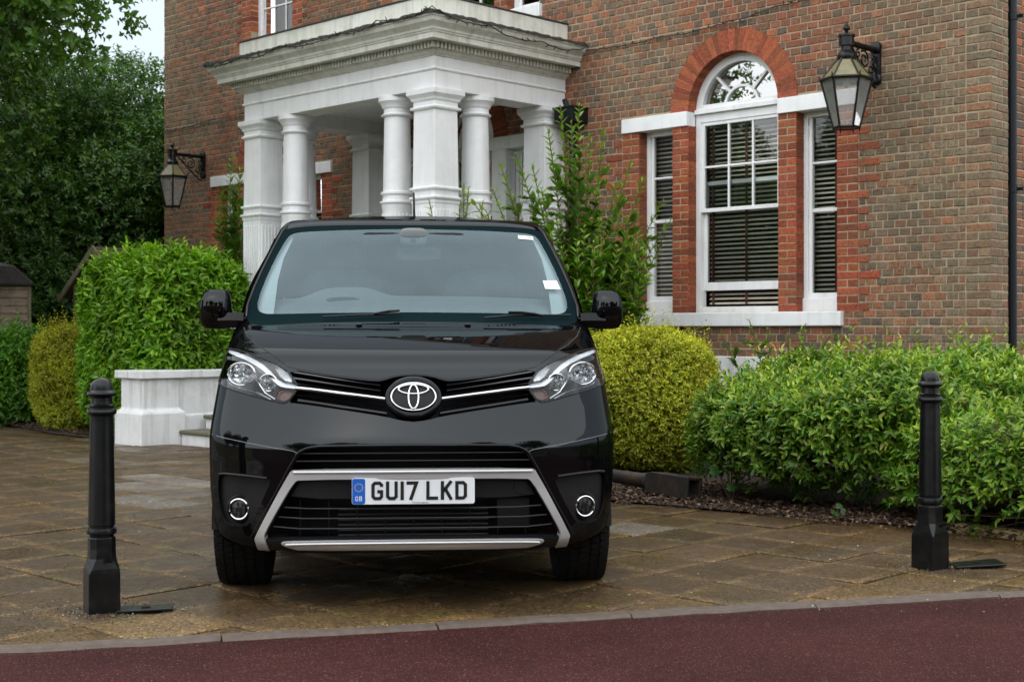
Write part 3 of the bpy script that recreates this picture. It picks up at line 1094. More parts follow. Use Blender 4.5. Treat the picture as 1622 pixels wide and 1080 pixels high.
def pillar(name, cs, cn, half=0.168, flutes=True):
    p = MB()
    H = 3.70
    prof = [(half + 0.05, FLOOR), (half + 0.05, FLOOR + 0.16), (half + 0.03, FLOOR + 0.20), (half + 0.004, FLOOR + 0.24),
            (half + 0.004, 2.52), (half + 0.010, 2.525), (half + 0.012, 2.555), (half + 0.03, 2.575), (half + 0.03, 2.592), (half + 0.002, 2.60),
            (half, 2.655), (half + 0.026, 2.67), (half + 0.026, 2.688), (half, 2.70),
            (half - 0.008, 3.485), (half + 0.018, 3.495), (half + 0.024, 3.515), (half - 0.004, 3.53), (half - 0.004, 3.578),
            (half + 0.012, 3.585), (half + 0.02, 3.61), (half + 0.045, 3.64), (half + 0.05, 3.645), (half + 0.05, 3.698)]
    p.loft([sq((cs, cn), r, z) for r, z in prof])
    o = p.build(name, M['white'], portico, bevel=0.003)
    if flutes:
        f = MB()
        n = 7
        e = half + 0.004
        for k in range(n):
            t = -half + 0.03 + (2 * half - 0.06) * k / (n - 1)
            for (ax, sg) in ((0, 1), (0, -1), (1, 1)):
                lo, hi = (t - 0.013, t + 0.013), (e, e + 0.010)
                if ax == 0:
                    a, b = cn + lo[0], cn + lo[1]
                    x0, x1 = sorted((cs + sg * e - sg * 0.002, cs + sg * (e + 0.010)))
                    f.box((x0, a, 0.75), (x1, b, 2.46))
                else:
                    f.box((cs + lo[0], cn + e - 0.002, 0.75), (cs + lo[1], cn + e + 0.010, 2.46))
        tag(f.build('fluting', M['white'], portico, bevel=0.003), kind='stuff')
    return o


def column(cs, cn, r=0.152):
    p = MB()
    prof = [(r + 0.06, FLOOR), (r + 0.06, FLOOR + 0.08), (r + 0.065, FLOOR + 0.10), (r + 0.065, FLOOR + 0.14), (r + 0.02, FLOOR + 0.17), (r + 0.006, FLOOR + 0.22),
            (r + 0.006, 2.50), (r + 0.012, 2.52), (r + 0.014, 2.555), (r + 0.034, 2.572), (r + 0.034, 2.59), (r + 0.008, 2.60),
            (r + 0.003, 2.65), (r + 0.026, 2.668), (r + 0.026, 2.688), (r, 2.70),
            (r - 0.004, 3.0), (r - 0.014, 3.485), (r + 0.012, 3.495), (r + 0.02, 3.51), (r - 0.008, 3.53), (r - 0.008, 3.575),
            (r + 0.008, 3.585), (r + 0.02, 3.62), (r + 0.045, 3.645), (r + 0.05, 3.65), (r + 0.05, 3.699)]
    p.lathe(prof, 40, (cs, cn, 0))
    p.build('column', M['white'], portico, smooth=True, angle=28)
    f = MB()
    n = 24
    for k in range(n):
        a = 2 * math.pi * k / n
        t = Vector((-math.sin(a), math.cos(a), 0)) * 0.0095
        d = Vector((math.cos(a), math.sin(a), 0))
        c = Vector((cs, cn, 0))
        q = [c + d * (r + 0.003) - t, c + d * (r + 0.013) - t * 0.7, c + d * (r + 0.013) + t * 0.7, c + d * (r + 0.003) + t]
        f.prism([(v.x, v.y) for v in q], 2, 0.8, 2.46)
    tag(f.build('fluting', M['white'], portico), kind='stuff')


pillar('pillar', S0 + 0.17, NP - 0.17)
pillar('pillar', S1 - 0.17, NP - 0.17)
pillar('pilaster', S0 + 0.17, 0.175, flutes=False)
pillar('pilaster', S1 - 0.17, 0.175, flutes=False)
for cs, cn in ((5.79, NP - 0.18), (2 * DOOR_C - 5.79, NP - 0.18), (S0 + 0.18, 1.236), (S1 - 0.18, 1.236)):
    column(cs, cn)


def sweep(mb, prof):
    """moulding profile (out, up) carried round the three free sides with mitred corners"""
    rings = []
    for (x, y, dx, dy) in ((S0, 0.002, -1, 0), (S0, NP, -1, 1), (S1, NP, 1, 1), (S1, 0.002, 1, 0)):
        rings.append([(x + dx * o, y + dy * o, z) for o, z in prof])
    mb.loft(rings, close=True, cap=True)


ent = MB()
sweep(ent, [(-0.34, 3.70), (-0.01, 3.70), (-0.01, 3.885), (0.006, 3.888), (0.012, 3.90), (0.006, 3.912), (-0.002, 3.915), (-0.002, 4.028), (-0.34, 4.028)])
ent.build('entablature', M['white'], portico, bevel=0.003)
cor = MB()
sweep(cor, [(-0.3, 4.029), (0.012, 4.029), (0.014, 4.04), (0.03, 4.045), (0.05, 4.06), (0.062, 4.075), (0.064, 4.085), (0.07, 4.086), (0.07, 4.150), (0.215, 4.152), (0.215, 4.148),
            (0.222, 4.148), (0.222, 4.205), (0.232, 4.207), (0.236, 4.225), (0.245, 4.228), (0.25, 4.25), (0.268, 4.275), (0.298, 4.30), (0.310, 4.335), (0.312, 4.342),
            (0.326, 4.344), (0.326, 4.372), (-0.3, 4.44)])
cor.build('cornice', M['white_cornice'], portico, smooth=True, angle=20)
den = MB()
dp, dw = 0.052, 0.03
def dent(u0, u1, fn):
    n = int((u1 - u0) / dp)
    for k in range(n + 1):
        t = u0 + (u1 - u0) * k / n
        fn(t)
dent(S0 - 0.08, S1 + 0.08, lambda t: den.box((t - dw / 2, NP + 0.072, 4.088), (t + dw / 2, NP + 0.112, 4.149)))
dent(0.05, NP + 0.05, lambda t: (den.box((S0 - 0.112, t - dw / 2, 4.088), (S0 - 0.072, t + dw / 2, 4.149)), den.box((S1 + 0.072, t - dw / 2, 4.088), (S1 + 0.112, t + dw / 2, 4.149))))
tag(den.build('dentil', M['white_cornice'], portico), kind='stuff')
# weathered lead edge, ragged, then the low white blocking course and the roof
le = MB()
for (p0, p1) in (((S0 - 0.335, 0.01), (S0 - 0.335, NP + 0.335)), ((S0 - 0.335, NP + 0.335), (S1 + 0.335, NP + 0.335)), ((S1 + 0.335, NP + 0.335), (S1 + 0.335, 0.01))):
    a, b = np.array(p0), np.array(p1)
    L = np.linalg.norm(b - a)
    n = int(L / 0.045)
    d = (b - a) / L
    nr = np.array((d[1], -d[0]))
    cent = np.array(((S0 + S1) / 2, 0.8))
    if np.dot(nr, (a + b) / 2 - cent) > 0: nr = -nr     # inwards
    rings = []
    for k in range(n + 1):
        q = a + d * (L * k / n)
        w = 0.012 + 0.012 * random.random()
        hh = 4.374 + 0.018 * random.random()
        q2 = q - nr * (0.012 * random.random())
        rings.append([tuple(q2) + (4.362 - 0.012 * random.random(),), tuple(q2) + (hh,), tuple(q + nr * (0.10 + 0.05 * random.random())) + (hh + 0.025,), tuple(q + nr * 0.14) + (4.37,)])
    le.loft(rings, close=True, cap=True)
le.build('lead_edge', M['lead'], portico)
bc = MB()
for (o, i, z0, z1) in ((0.035, -0.09, 4.40, 4.640),):
    bc.box((S0 - o, 0.002, z0), (S0 - i, NP + o, z1))
    bc.box((S1 + i, 0.002, z0), (S1 + o, NP + o, z1))
    bc.box((S0 - i + 0.001, NP + i, z0), (S1 + i - 0.001, NP + o, z1))
bc.build('blocking_course', M['white_cornice'], portico, bevel=0.01)
bt = MB()
for (o, i) in ((0.05, -0.10),):
    bt.box((S0 - o, 0.002, 4.642), (S0 - i, NP + o, 4.657))
    bt.box((S1 + i, 0.002, 4.642), (S1 + o, NP + o, 4.657))
    bt.box((S0 - i + 0.001, NP + i, 4.642), (S1 + i - 0.001, NP + o, 4.657))
bt.build('capping', M['lead'], portico, bevel=0.005)
mb = MB()
mb.box((S0 + 0.3, 0.01, 3.86), (S1 - 0.3, NP - 0.3, 3.90))
mb.build('ceiling', M['white'], portico)
mb = MB()
mb.box((S0 + 0.10, 0.01, 4.441), (S1 - 0.10, NP - 0.10, 4.47))
mb.build('roof', M['lead'], portico)

# ------------------------------------------------------------------ low white walls and steps in front of the portico
def flank(sign, label):
    # local: x away from the steps, y out of the facade
    s_in = DOOR_C + sign * 0.82
    t = tag(empty('flank_wall', tuple(hw(s_in, 3.87)), H_ANG), label, 'low wall', 'white walls flanking the entrance steps')
    def P(x0, x1, y0, y1):
        a, b = sorted((sign * x0, sign * x1))
        return (a, y0), (b, y1)
    def rings(mb, lv):
        mb.loft([[(*P(x0, x1, y0, y1)[0], z), (P(x0, x1, y0, y1)[1][0], P(x0, x1, y0, y1)[0][1], z), (*P(x0, x1, y0, y1)[1], z), (P(x0, x1, y0, y1)[0][0], P(x0, x1, y0, y1)[1][1], z)] for (x0, x1, y0, y1, z) in lv])
    m = MB()
    w, d = 0.55, 0.54
    rings(m, [(0, w, -d, 0, -0.03), (0, w, -d, 0, 0.33), (0.012, w - 0.012, -d + 0.012, -0.012, 0.352), (0.05, w - 0.05, -d + 0.05, -0.05, 0.385), (0.05, w - 0.05, -d + 0.05, -0.05, 0.705)])
    m.build('pier', M['white_wall'], t, bevel=0.01)
    m = MB()
    rings(m, [(0.0, w, -d, 0.0, 0.707), (0.0, w, -d, 0.0, 0.79)])
    m.build('pier_cap', M['white_wall'], t, bevel=0.008)
    m = MB()
    rings(m, [(0.07, w - 0.09, -1.72, -d + 0.048, -0.03), (0.07, w - 0.09, -1.72, -d + 0.048, 0.30), (0.085, w - 0.1, -1.72, -d + 0.048, 0.312), (0.085, w - 0.1, -1.72, -d + 0.048, 0.705)])
    m.build('wall_run', M['white_wall'], t, bevel=0.008)
    m = MB()
    rings(m, [(0.03, w - 0.04, -1.72, -d - 0.002, 0.707), (0.03, w - 0.04, -1.72, -d - 0.002, 0.788)])
    m.build('coping', M['white_wall'], t, bevel=0.008)
    return t


flank(1, 'low white rendered wall with square end pier below the green hedge')
flank(-1, 'low white rendered wall on the far side of the steps behind the van')
st = tag(empty('entrance_steps', tuple(hw(DOOR_C, 3.0)), H_ANG), 'white-fronted steps with mossy stone treads beside the white pier', 'steps')
for k in range(3):
    n1 = 0.42 - k * 0.30
    z = 0.15 * k
    m = MB()
    m.box((-0.80, n1 - 0.33 if k < 2 else -0.80, z - (0.02 if k == 0 else 0)), (0.80, n1 - 0.03, z + 0.105))
    m.build('riser', M['white_wall'], st, bevel=0.004)
    m = MB()
    m.box((-0.815, n1 - 0.33 if k < 2 else -0.80, z + 0.107), (0.815, n1, z + 0.1495))
    m.build('tread', M['mossy_stone'], st, bevel=0.014)


# ------------------------------------------------------------------ drainpipes, lights on wires, wall lanterns
def drainpipe(label, s, n, z0, z1, hopper=None, r=0.042, foot=None):
    t = tag(empty('drainpipe', tuple(hw(s, n)), H_ANG), label, 'drainpipe', 'black drainpipes on the house')
    m = MB()
    path = [(0, 0, z1), (0, 0, z0 + 0.25)]
    path += [(0, 0.0, z0 + 0.12), foot or (0, 0.06, z0)]
    m.tube(path, r, 14)
    m.build('pipe', M['pipe'], t, smooth=True)
    for z in np.arange(z0 + 0.9, z1, 1.55):
        m = MB()
        m.tube([(0, 0, z), (0, 0, z + 0.07)], r + 0.008, 14)
        m.box((-r - 0.05, -0.045, z + 0.02), (r + 0.05, -0.02, z + 0.05))
        m.build('collar', M['pipe'], t, smooth=True, angle=30)
    if hopper:
        w, d, hz0, hz1 = hopper
        m = MB()
        m.loft([sq((0, 0), 0.05, hz0), sq((0, 0.01), w * 0.62, hz0 + 0.06), sq((0, 0.02), w, hz0 + 0.065), sq((0, 0.02), w, hz1 - 0.02), sq((0, 0.02), w + 0.012, hz1 - 0.018), sq((0, 0.02), w + 0.012, hz1)])
        m.build('hopper', M['pipe'], t, bevel=0.004)
        m = MB()
        m.tube([(0.05, 0.02, hz1 - 0.03), (0.10, 0.02, hz1 + 0.10)], 0.03, 10)
        m.build('inlet', M['pipe'], t, smooth=True)
    return t


drainpipe('tall black drainpipe at the right-hand corner of the house', 0.04, -0.50, 0.0, 7.2, r=0.045)
m = MB()
drainpipe('black drainpipe with square hopper head beside the portico', 4.80, 0.11, 0.0, 3.50, hopper=(0.135, 0.1, 3.44, 3.68))


def string_lights(label, pts, amp, name='string_lights', step=0.05):
    t = tag(empty(name, tuple(hw(pts[0][0], pts[0][1], pts[0][2])), H_ANG), label, 'string lights', 'dark light strings on the house')
    o = Vector(pts[0])
    path = []
    for i in range(len(pts) - 1):
        a, b = Vector(pts[i]), Vector(pts[i + 1])
        n = max(2, int((b - a).length / step))
        for k in range(n):
            f = k / n
            p = a.lerp(b, f) + Vector((0, random.uniform(0, 0.006), -amp * math.sin(math.pi * f) + random.uniform(-0.008, 0.008)))
            path.append(p - o)
    path.append(Vector(pts[-1]) - o)
    m = MB()
    m.tube(path, 0.0065, 5)
    m.build('cable', M['wire'], t, smooth=True)
    bl = MB()
    for p in path[1::2]:
        d = Vector((random.uniform(-0.6, 0.6), random.uniform(0.1, 0.7), random.uniform(-1, 0.6))).normalized()
        bl.tube([p, p + d * 0.022, p + d * 0.045], [0.006, 0.006, 0.003], 5)
    tag(bl.build('bulb', M['wire'], t), kind='stuff')
    return t


string_lights('dark string of lights along the brickwork above the arched window', [(4.66, 0.03, 4.31), (3.6, 0.03, 4.30), (2.75, 0.03, 4.33), (2.2, 0.03, 4.39), (1.4, 0.03, 4.44), (0.6, 0.03, 4.50), (0.02, 0.03, 4.52)], 0.02)
string_lights('dark string of lights across the brickwork left of the portico', [(13.36, 0.03, 4.29), (12.2, 0.03, 4.33), (11.0, 0.03, 4.36), (9.6, 0.03, 4.40), (8.75, 0.03, 4.42)], 0.02)
CE = 0.345
string_lights('dark string of lights drooping along the edge of the portico cornice',
              [(S0 - CE, 0.06, 4.33), (S0 - CE, 0.75, 4.30), (S0 - CE, 1.55, 4.345), (S0 - CE, NP + CE, 4.41), (S0 + 0.5, NP + CE, 4.40), (S0 + 1.1, NP + CE, 4.36), (S0 + 2.2, NP + CE, 4.385), (S1 - 0.4, NP + CE, 4.36), (S1 + CE, NP + CE, 4.385)], 0.05)


def lantern(s, label):
    """six-sided wall lantern on a scrolled bracket"""
    t = tag(empty('wall_lantern', tuple(hw(s, 0, 3.0)), H_ANG), label, 'lantern', 'black wall lanterns on the house')
    n0 = 0.54
    zt, zs, zb = 0.655, 0.465, 0.035
    rt, rs, rb = 0.075, 0.225, 0.115
    def hx(r, z, k, off=30): 
        a = R(off + 60 * k)
        return Vector((r * math.cos(a), n0 + r * math.sin(a), z))
    fr = MB()
    for k in range(6):
        fr.tube([hx(rb, zb, k), hx(rs, zs, k)], 0.011, 6)
        fr.tube([hx(rs, zs, k), hx(rt, zt, k)], 0.010, 6)
        fr.tube([hx(rs + 0.004, zs, k), hx(rs + 0.004, zs, k + 1)], 0.015, 6)
        fr.tube([hx(rb, zb, k), hx(rb, zb, k + 1)], 0.013, 6)
        fr.tube([hx(rs + 0.008, zs + 0.005, k), hx(rs + 0.02, zs + 0.045, k)], [0.012, 0.004], 6)
        fr.tube([hx(rb - 0.004, zb, k), hx(rb - 0.004, zb - 0.04, k)], [0.008, 0.004], 5)
    fr.build('frame', M['iron'], t, smooth=True, angle=40)
    for k in range(6):
        m = MB()
        m.add([hx(rb - 0.002, zb + 0.006, k), hx(rb - 0.002, zb + 0.006, k + 1), hx(rs - 0.006, zs - 0.006, k + 1), hx(rs - 0.006, zs - 0.006, k)], [(0, 1, 2, 3)])
        m.build('pane', M['lamp_glass'], t)
        m = MB()
        m.add([hx(rs - 0.004, zs + 0.006, k), hx(rs - 0.004, zs + 0.006, k + 1), hx(rt - 0.002, zt, k + 1), hx(rt - 0.002, zt, k)], [(0, 1, 2, 3)])
        m.build('roof_pane', M['lamp_roof_glass'], t)
    m = MB()
    m.lathe([(0.002, zb - 0.006), (rb * 0.85, zb - 0.006), (rb * 0.85, zb + 0.004), (0.002, zb + 0.004)], 6, (0, n0, 0))
    m.build('base_plate', M['iron'], t)
    m = MB()
    m.lathe([(0.082, zt - 0.01), (0.088, zt + 0.005), (0.086, zt + 0.03), (0.065, zt + 0.055), (0.05, zt + 0.07), (0.048, zt + 0.11), (0.068, zt + 0.115), (0.068, zt + 0.19), (0.078, zt + 0.195), (0.078, zt + 0.212),
             (0.03, zt + 0.216), (0.014, zt + 0.235), (0.018, zt + 0.25), (0.032, zt + 0.268), (0.030, zt + 0.285), (0.014, zt + 0.30), (0.012, zt + 0.312), (0.002, zt + 0.325)], 16, (0, n0, 0))
    m.build('finial', M['iron'], t, smooth=True, angle=30)
    m = MB()
    m.tube([(0, n0, zt - 0.02), (0, n0, zt - 0.17)], 0.012, 8)
    m.lathe([(0.012, zt - 0.17), (0.026, zt - 0.20), (0.03, zt - 0.225), (0.018, zt - 0.26), (0.002, zt - 0.268)], 12, (0, n0, 0))
    m.build('bulb', plain('frosted_bulb', (0.75, 0.75, 0.72), 0.25), t, smooth=True)
    br = MB()
    za = zt + 0.15
    br.tube([(0, n0 - 0.05, za), (0, 0.03, za)], 0.024, 10)
    for q in np.linspace(0.06, n0 - 0.08, 9):
        br.tube([(0, q, za), (0, q + 0.012, za)], 0.029, 10)
    br.build('arm', M['iron'], t, smooth=True, angle=40)
    m = MB()
    m.box((-0.045, 0.007, zs + 0.05), (0.045, 0.035, za + 0.05))
    m.rbox((0, 0.03, za + 0.02), (0.055, 0.035, 0.055), 3)
    m.rbox((0, 0.022, zs + 0.07), (0.055, 0.026, 0.05), 3)
    m.build('wall_plate', M['iron'], t, smooth=True, angle=30)
    sc = MB()
    # diagonal brace and two scrolls
    sc.tube([(0, n0 - 0.09, za - 0.03), (0, n0 - 0.16, za - 0.10), (0, 0.20, za - 0.25), (0, 0.10, za - 0.33), (0, 0.035, za - 0.35)], 0.011, 8)
    def spiral(cn_, cz, r0, turns, ph, sg):
        pts = []
        for i in range(40):
            f = i / 39
            a = ph + sg * f * turns * 2 * math.pi
            r = r0 * (1 - 0.8 * f)
            pts.append((0, cn_ + r * math.cos(a), cz + r * math.sin(a)))
        return pts
    sc.tube(spiral(0.235, za - 0.115, 0.082, 1.6, R(60), 1), 0.009, 7)
    sc.tube(spiral(0.105, za - 0.20, 0.068, 1.6, R(90), 1), 0.009, 7)
    sc.tube(spiral(0.34, za - 0.075, 0.042, 1.3, R(100), -1), 0.008, 7)
    sc.tube(spiral(0.075, za - 0.085, 0.04, 1.2, R(-90), -1), 0.008, 7)
    sc.build('scrollwork', M['iron'], t, smooth=True)
    return t


lan = lantern(1.10, 'black six-sided wall lantern on a scrolled bracket right of the arched window')
lan2 = copy_tree(lan)
lan2.location = hw(12.28, 0, 3.0)
lan2['label'] = 'black six-sided wall lantern on the left end of the house beside the trees'

# ------------------------------------------------------------------ the van
def gloss_black(name, col, refl, rough, edge=0.35):
    # lacquer: an even mirror share with a rise towards grazing
    g = G(name)
    lw = g.n('ShaderNodeLayerWeight', {'Blend': 0.5}).outputs['Facing']
    pw = g.n('ShaderNodeMath', {0: lw, 1: 7.0}, operation='POWER').outputs[0]
    f = g.n('ShaderNodeMath', {0: g.mul(pw, edge), 1: refl}, operation='ADD', use_clamp=True).outputs[0]
    df = g.n('ShaderNodeBsdfDiffuse', {0: tuple(col) + (1,)})
    gl = g.n('ShaderNodeBsdfGlossy', {0: (0.93, 0.97, 1.0, 1), 'Roughness': rough})
    ms = g.n('ShaderNodeMixShader', {0: f, 1: df.outputs[0], 2: gl.outputs[0]})
    g.t.links.new(ms.outputs[0], g.out.inputs[0])
    return g.m


M['paint'] = gloss_black('black_gloss_paint', (0.0022, 0.0022, 0.0027), 0.034, 0.012)
M['blk_gloss'] = plain('black_gloss_plastic', (0.004, 0.004, 0.005), 0.12, var=0.0, spec=0.2)
M['blk_plastic'] = plain('black_matt_plastic', (0.009, 0.009, 0.010), 0.5, var=0.15, nscale=40, spec=0.25, bump=0.12, bscale=400, bdist=0.0006)
M['void'] = plain('dark_recess', (0.004, 0.004, 0.004), 0.8, var=0.0)
M['chrome'] = plain('chrome', (0.66, 0.67, 0.69), 0.08, 1.0, var=0.0)
M['satin'] = plain('satin_silver', (0.60, 0.605, 0.615), 0.32, 0.5, var=0.02)
M['tyre'] = plain('tyre_rubber', (0.008, 0.008, 0.008), 0.8, var=0.3, nscale=30, spec=0.2)
M['alloy'] = plain('alloy', (0.45, 0.45, 0.46), 0.35, 0.9, var=0.0)
M['seam'] = plain('seam_glint', (0.16, 0.165, 0.17), 0.35, var=0.0)  # edge highlight put into the colour, paler than the paint around it
M['sensor'] = plain('sensor_grey', (0.16, 0.17, 0.17), 0.7)
M['screen'] = glass('windscreen_glass', (0.70, 0.80, 0.82), 0.0, 1.42, 0.0, refl=(0.72, 0.90, 0.95), film=0.085, film_col=(0.46, 0.60, 0.67))
M['drl'] = plain('light_guide_white', (0.80, 0.82, 0.85), 0.2, 0.2, var=0.0)
M['slat_edge'] = plain('slat_plastic', (0.05, 0.052, 0.056), 0.3, var=0.0)
M['smoked'] = plain('smoked_bowl', (0.012, 0.012, 0.012), 0.4, 0.0, var=0.1, spec=0.3)
M['reflector'] = plain('lamp_reflector', (0.80, 0.81, 0.82), 0.16, 1.0, var=0.0)
M['lens'] = glass('headlamp_lens', (0.95, 0.96, 0.97), 0.0, 1.3)
M['amber'] = plain('amber_reflector', (0.09, 0.028, 0.011), 0.3, 0.0, var=0.5, nscale=60)
M['ribbed'] = plain('ribbed_clear', (0.55, 0.57, 0.58), 0.25, 0.5, var=0.3, nscale=90)
M['trim'] = plain('light_trim', (0.50, 0.52, 0.52), 0.7, var=0.05)
M['dash'] = plain('grey_dashboard', (0.15, 0.16, 0.165), 0.7, var=0.1)
M['cabin'] = plain('cabin_grey', (0.045, 0.05, 0.053), 0.8, var=0.15)
M['frit'] = plain('windscreen_border', (0.006, 0.014, 0.016), 0.35, var=0.0, spec=0.0)
M['side_glass'] = plain('dark_side_glass', (0.006, 0.008, 0.009), 0.03, var=0.0)
M['plate_white'] = plain('plate_white', (0.76, 0.78, 0.80), 0.35, var=0.0)
M['plate_black'] = plain('plate_black', (0.008, 0.008, 0.008), 0.4, var=0.0)
M['plate_blue'] = plain('plate_blue', (0.008, 0.11, 0.50), 0.35, var=0.0)
M['star'] = plain('star_yellow', (0.75, 0.55, 0.05), 0.5, var=0.0)
M['paper'] = plain('white_paper', (0.80, 0.80, 0.80), 0.7, var=0.02)
M['disc'] = plain('brake_dark', (0.03, 0.028, 0.026), 0.6)

D0 = 5.90                                   # camera to bumper along the van's axis
YAW = math.atan2(-156, FPX)                 # the axis of the van passes through the camera
van_dir = Vector((math.sin(YAW), math.cos(YAW), 0))
van = tag(empty('van', van_dir * D0, -YAW), 'glossy black passenger van facing the camera, with a white GU17 LKD number plate', 'van')


def pchip(xs, ys):
    xs, ys = np.array(xs, float), np.array(ys, float)
    h = np.diff(xs)
    d = np.diff(ys) / h
    m = np.zeros(len(xs))
    for i in range(1, len(xs) - 1):
        if d[i - 1] * d[i] > 0:
            w1, w2 = 2 * h[i] + h[i - 1], h[i] + 2 * h[i - 1]
            m[i] = (w1 + w2) / (w1 / d[i - 1] + w2 / d[i])
    m[0], m[-1] = d[0], d[-1]

    def f(x):
        x = np.clip(np.asarray(x, float), xs[0], xs[-1])
        i = np.clip(np.searchsorted(xs, x, side='right') - 1, 0, len(xs) - 2)
        t = (x - xs[i]) / h[i]
        return ((1 + 2 * t) * (1 - t) ** 2) * ys[i] + t * (1 - t) ** 2 * h[i] * m[i] + t * t * (3 - 2 * t) * ys[i + 1] + t * t * (t - 1) * h[i] * m[i + 1]
    return f


ZB, ZT = 0.255, 1.832
# depth of the centre line behind the bumper, half width, depth of the rounding, squareness: all by height
Y0 = pchip([.24, .27, .30, .34, .42, .52, .60, .66, .70, .735, .76, .80, .84, .88, .93, .986, 1.03, 1.072, 1.090, 1.112, 1.14, 1.17, 1.205, 1.236, 1.26, 1.40, 1.60, 1.772, 1.80, 1.82, 1.84],
           [.13, .075, .045, .034, .025, .02, .012, .006, .006, .012, .022, .044, .068, .092, .116, .150, .235, .330, .352, .405, .500, .615, .765, .930, 1.00, 1.205, 1.500, 1.752, 1.800, 1.850, 1.93])
WF = pchip([.24, .30, .40, .52, .686, .863, 1.01, 1.14, 1.23, 1.30, 1.449, 1.60, 1.72, 1.79, 1.82, 1.84],
           [.86, .895, .922, .934, .937, .925, .905, .886, .880, .874, .852, .805, .765, .738, .715, .690])
KF = pchip([.24, .4, .7, .9, 1.0, 1.1, 1.2, 1.28, 1.5, 1.75, 1.84], [.50, .57, .60, .60, .57, .47, .36, .27, .24, .22, .22])
NF = pchip([.24, .7, 1.0, 1.15, 1.28, 1.5, 1.84], [2.5, 2.4, 2.2, 2.3, 2.6, 2.7, 2.7])


def Fq(q, z):
    q = np.minimum(np.abs(q), 1.0)
    return Y0(z) + KF(z) * (1 - np.sqrt(np.maximum(0, 1 - q ** NF(z))))


def Sp(U, z):
    """front surface from its two parameters (U across, z up)"""
    q = np.sin(np.clip(U / 0.9, -math.pi / 2, math.pi / 2))
    return np.stack([WF(z) * q, Fq(q, z), np.asarray(z, float) + 0 * q], -1)


def Sn(U, z):
    e = 2e-3
    lim = 0.9 * math.pi / 2
    ua, ub = np.clip(U - e, -lim, lim), np.clip(U + e, -lim, lim)
    du = Sp(ub, z) - Sp(ua, z)
    za, zb = np.clip(z - e, .241, 1.839), np.clip(z + e, .241, 1.839)
    dz = Sp(U, zb) - Sp(U, za)
    n = np.cross(du, dz)
    n /= np.linalg.norm(n, axis=-1, keepdims=True) + 1e-12
    return n


def dom(hp):
    """front-view measurements (half offset from the centre line, row) -> surface parameters"""
    hp = np.asarray(hp, float)
    h, py = hp[:, 0], hp[:, 1]
    y = np.full(len(h), 0.3)
    for _ in range(60):
        s = (D0 + y) / FPX
        x = h * s / 1.005
        z = np.clip(HC - (py - 526) * s * 0.9975, ZB + 0.0, 1.835)
        q = np.clip(x / WF(z), -0.9995, 0.9995)
        y = 0.6 * y + 0.4 * Fq(q, z)
    return np.stack([0.9 * np.arcsin(q), z], -1)


def dense(hp, step=3.0, closed=True):
    hp = [np.array(p, float) for p in hp]
    out = []
    n = len(hp)
    for i in range(n if closed else n - 1):
        a, b = hp[i], hp[(i + 1) % n]
        k = max(1, int(np.linalg.norm(b - a) / step))
        out += [a + (b - a) * j / k for j in range(k)]
    if not closed: out.append(hp[-1])
    return out


def smooth_pts(hp, it=2, closed=True):
    """corner cutting"""
    P = [np.array(p, float) for p in hp]
    for _ in range(it):
        Q = []
        n = len(P)
        if not closed: Q.append(P[0])
        for i in range(n if closed else n - 1):
            a, b = P[i], P[(i + 1) % n]
            Q += [a * .75 + b * .25, a * .25 + b * .75]
        if not closed: Q.append(P[-1])
        P = Q
    return P


def mirror(hp): return [(-p[0], p[1]) for p in reversed(hp)]
def both(half): return [tuple(p) for p in half] + [(-p[0], p[1]) for p in reversed(half) if abs(p[0]) > 1e-6]


def grid_pts(poly, du, dz):
    poly = np.asarray(poly)
    u0, z0 = poly.min(0)
    u1, z1 = poly.max(0)
    if (u1 - u0) / du < 1: return []
    uu, zz = np.meshgrid(np.arange(u0 + du * 0.5, u1, du), np.arange(z0 + dz * 0.5, z1, dz))
    uu = uu.ravel() + rng.uniform(-1e-4, 1e-4, uu.size)
    zz = zz.ravel() + rng.uniform(-1e-4, 1e-4, zz.size)
    m = in_poly(uu, zz, poly)
    return list(zip(uu[m], zz[m]))


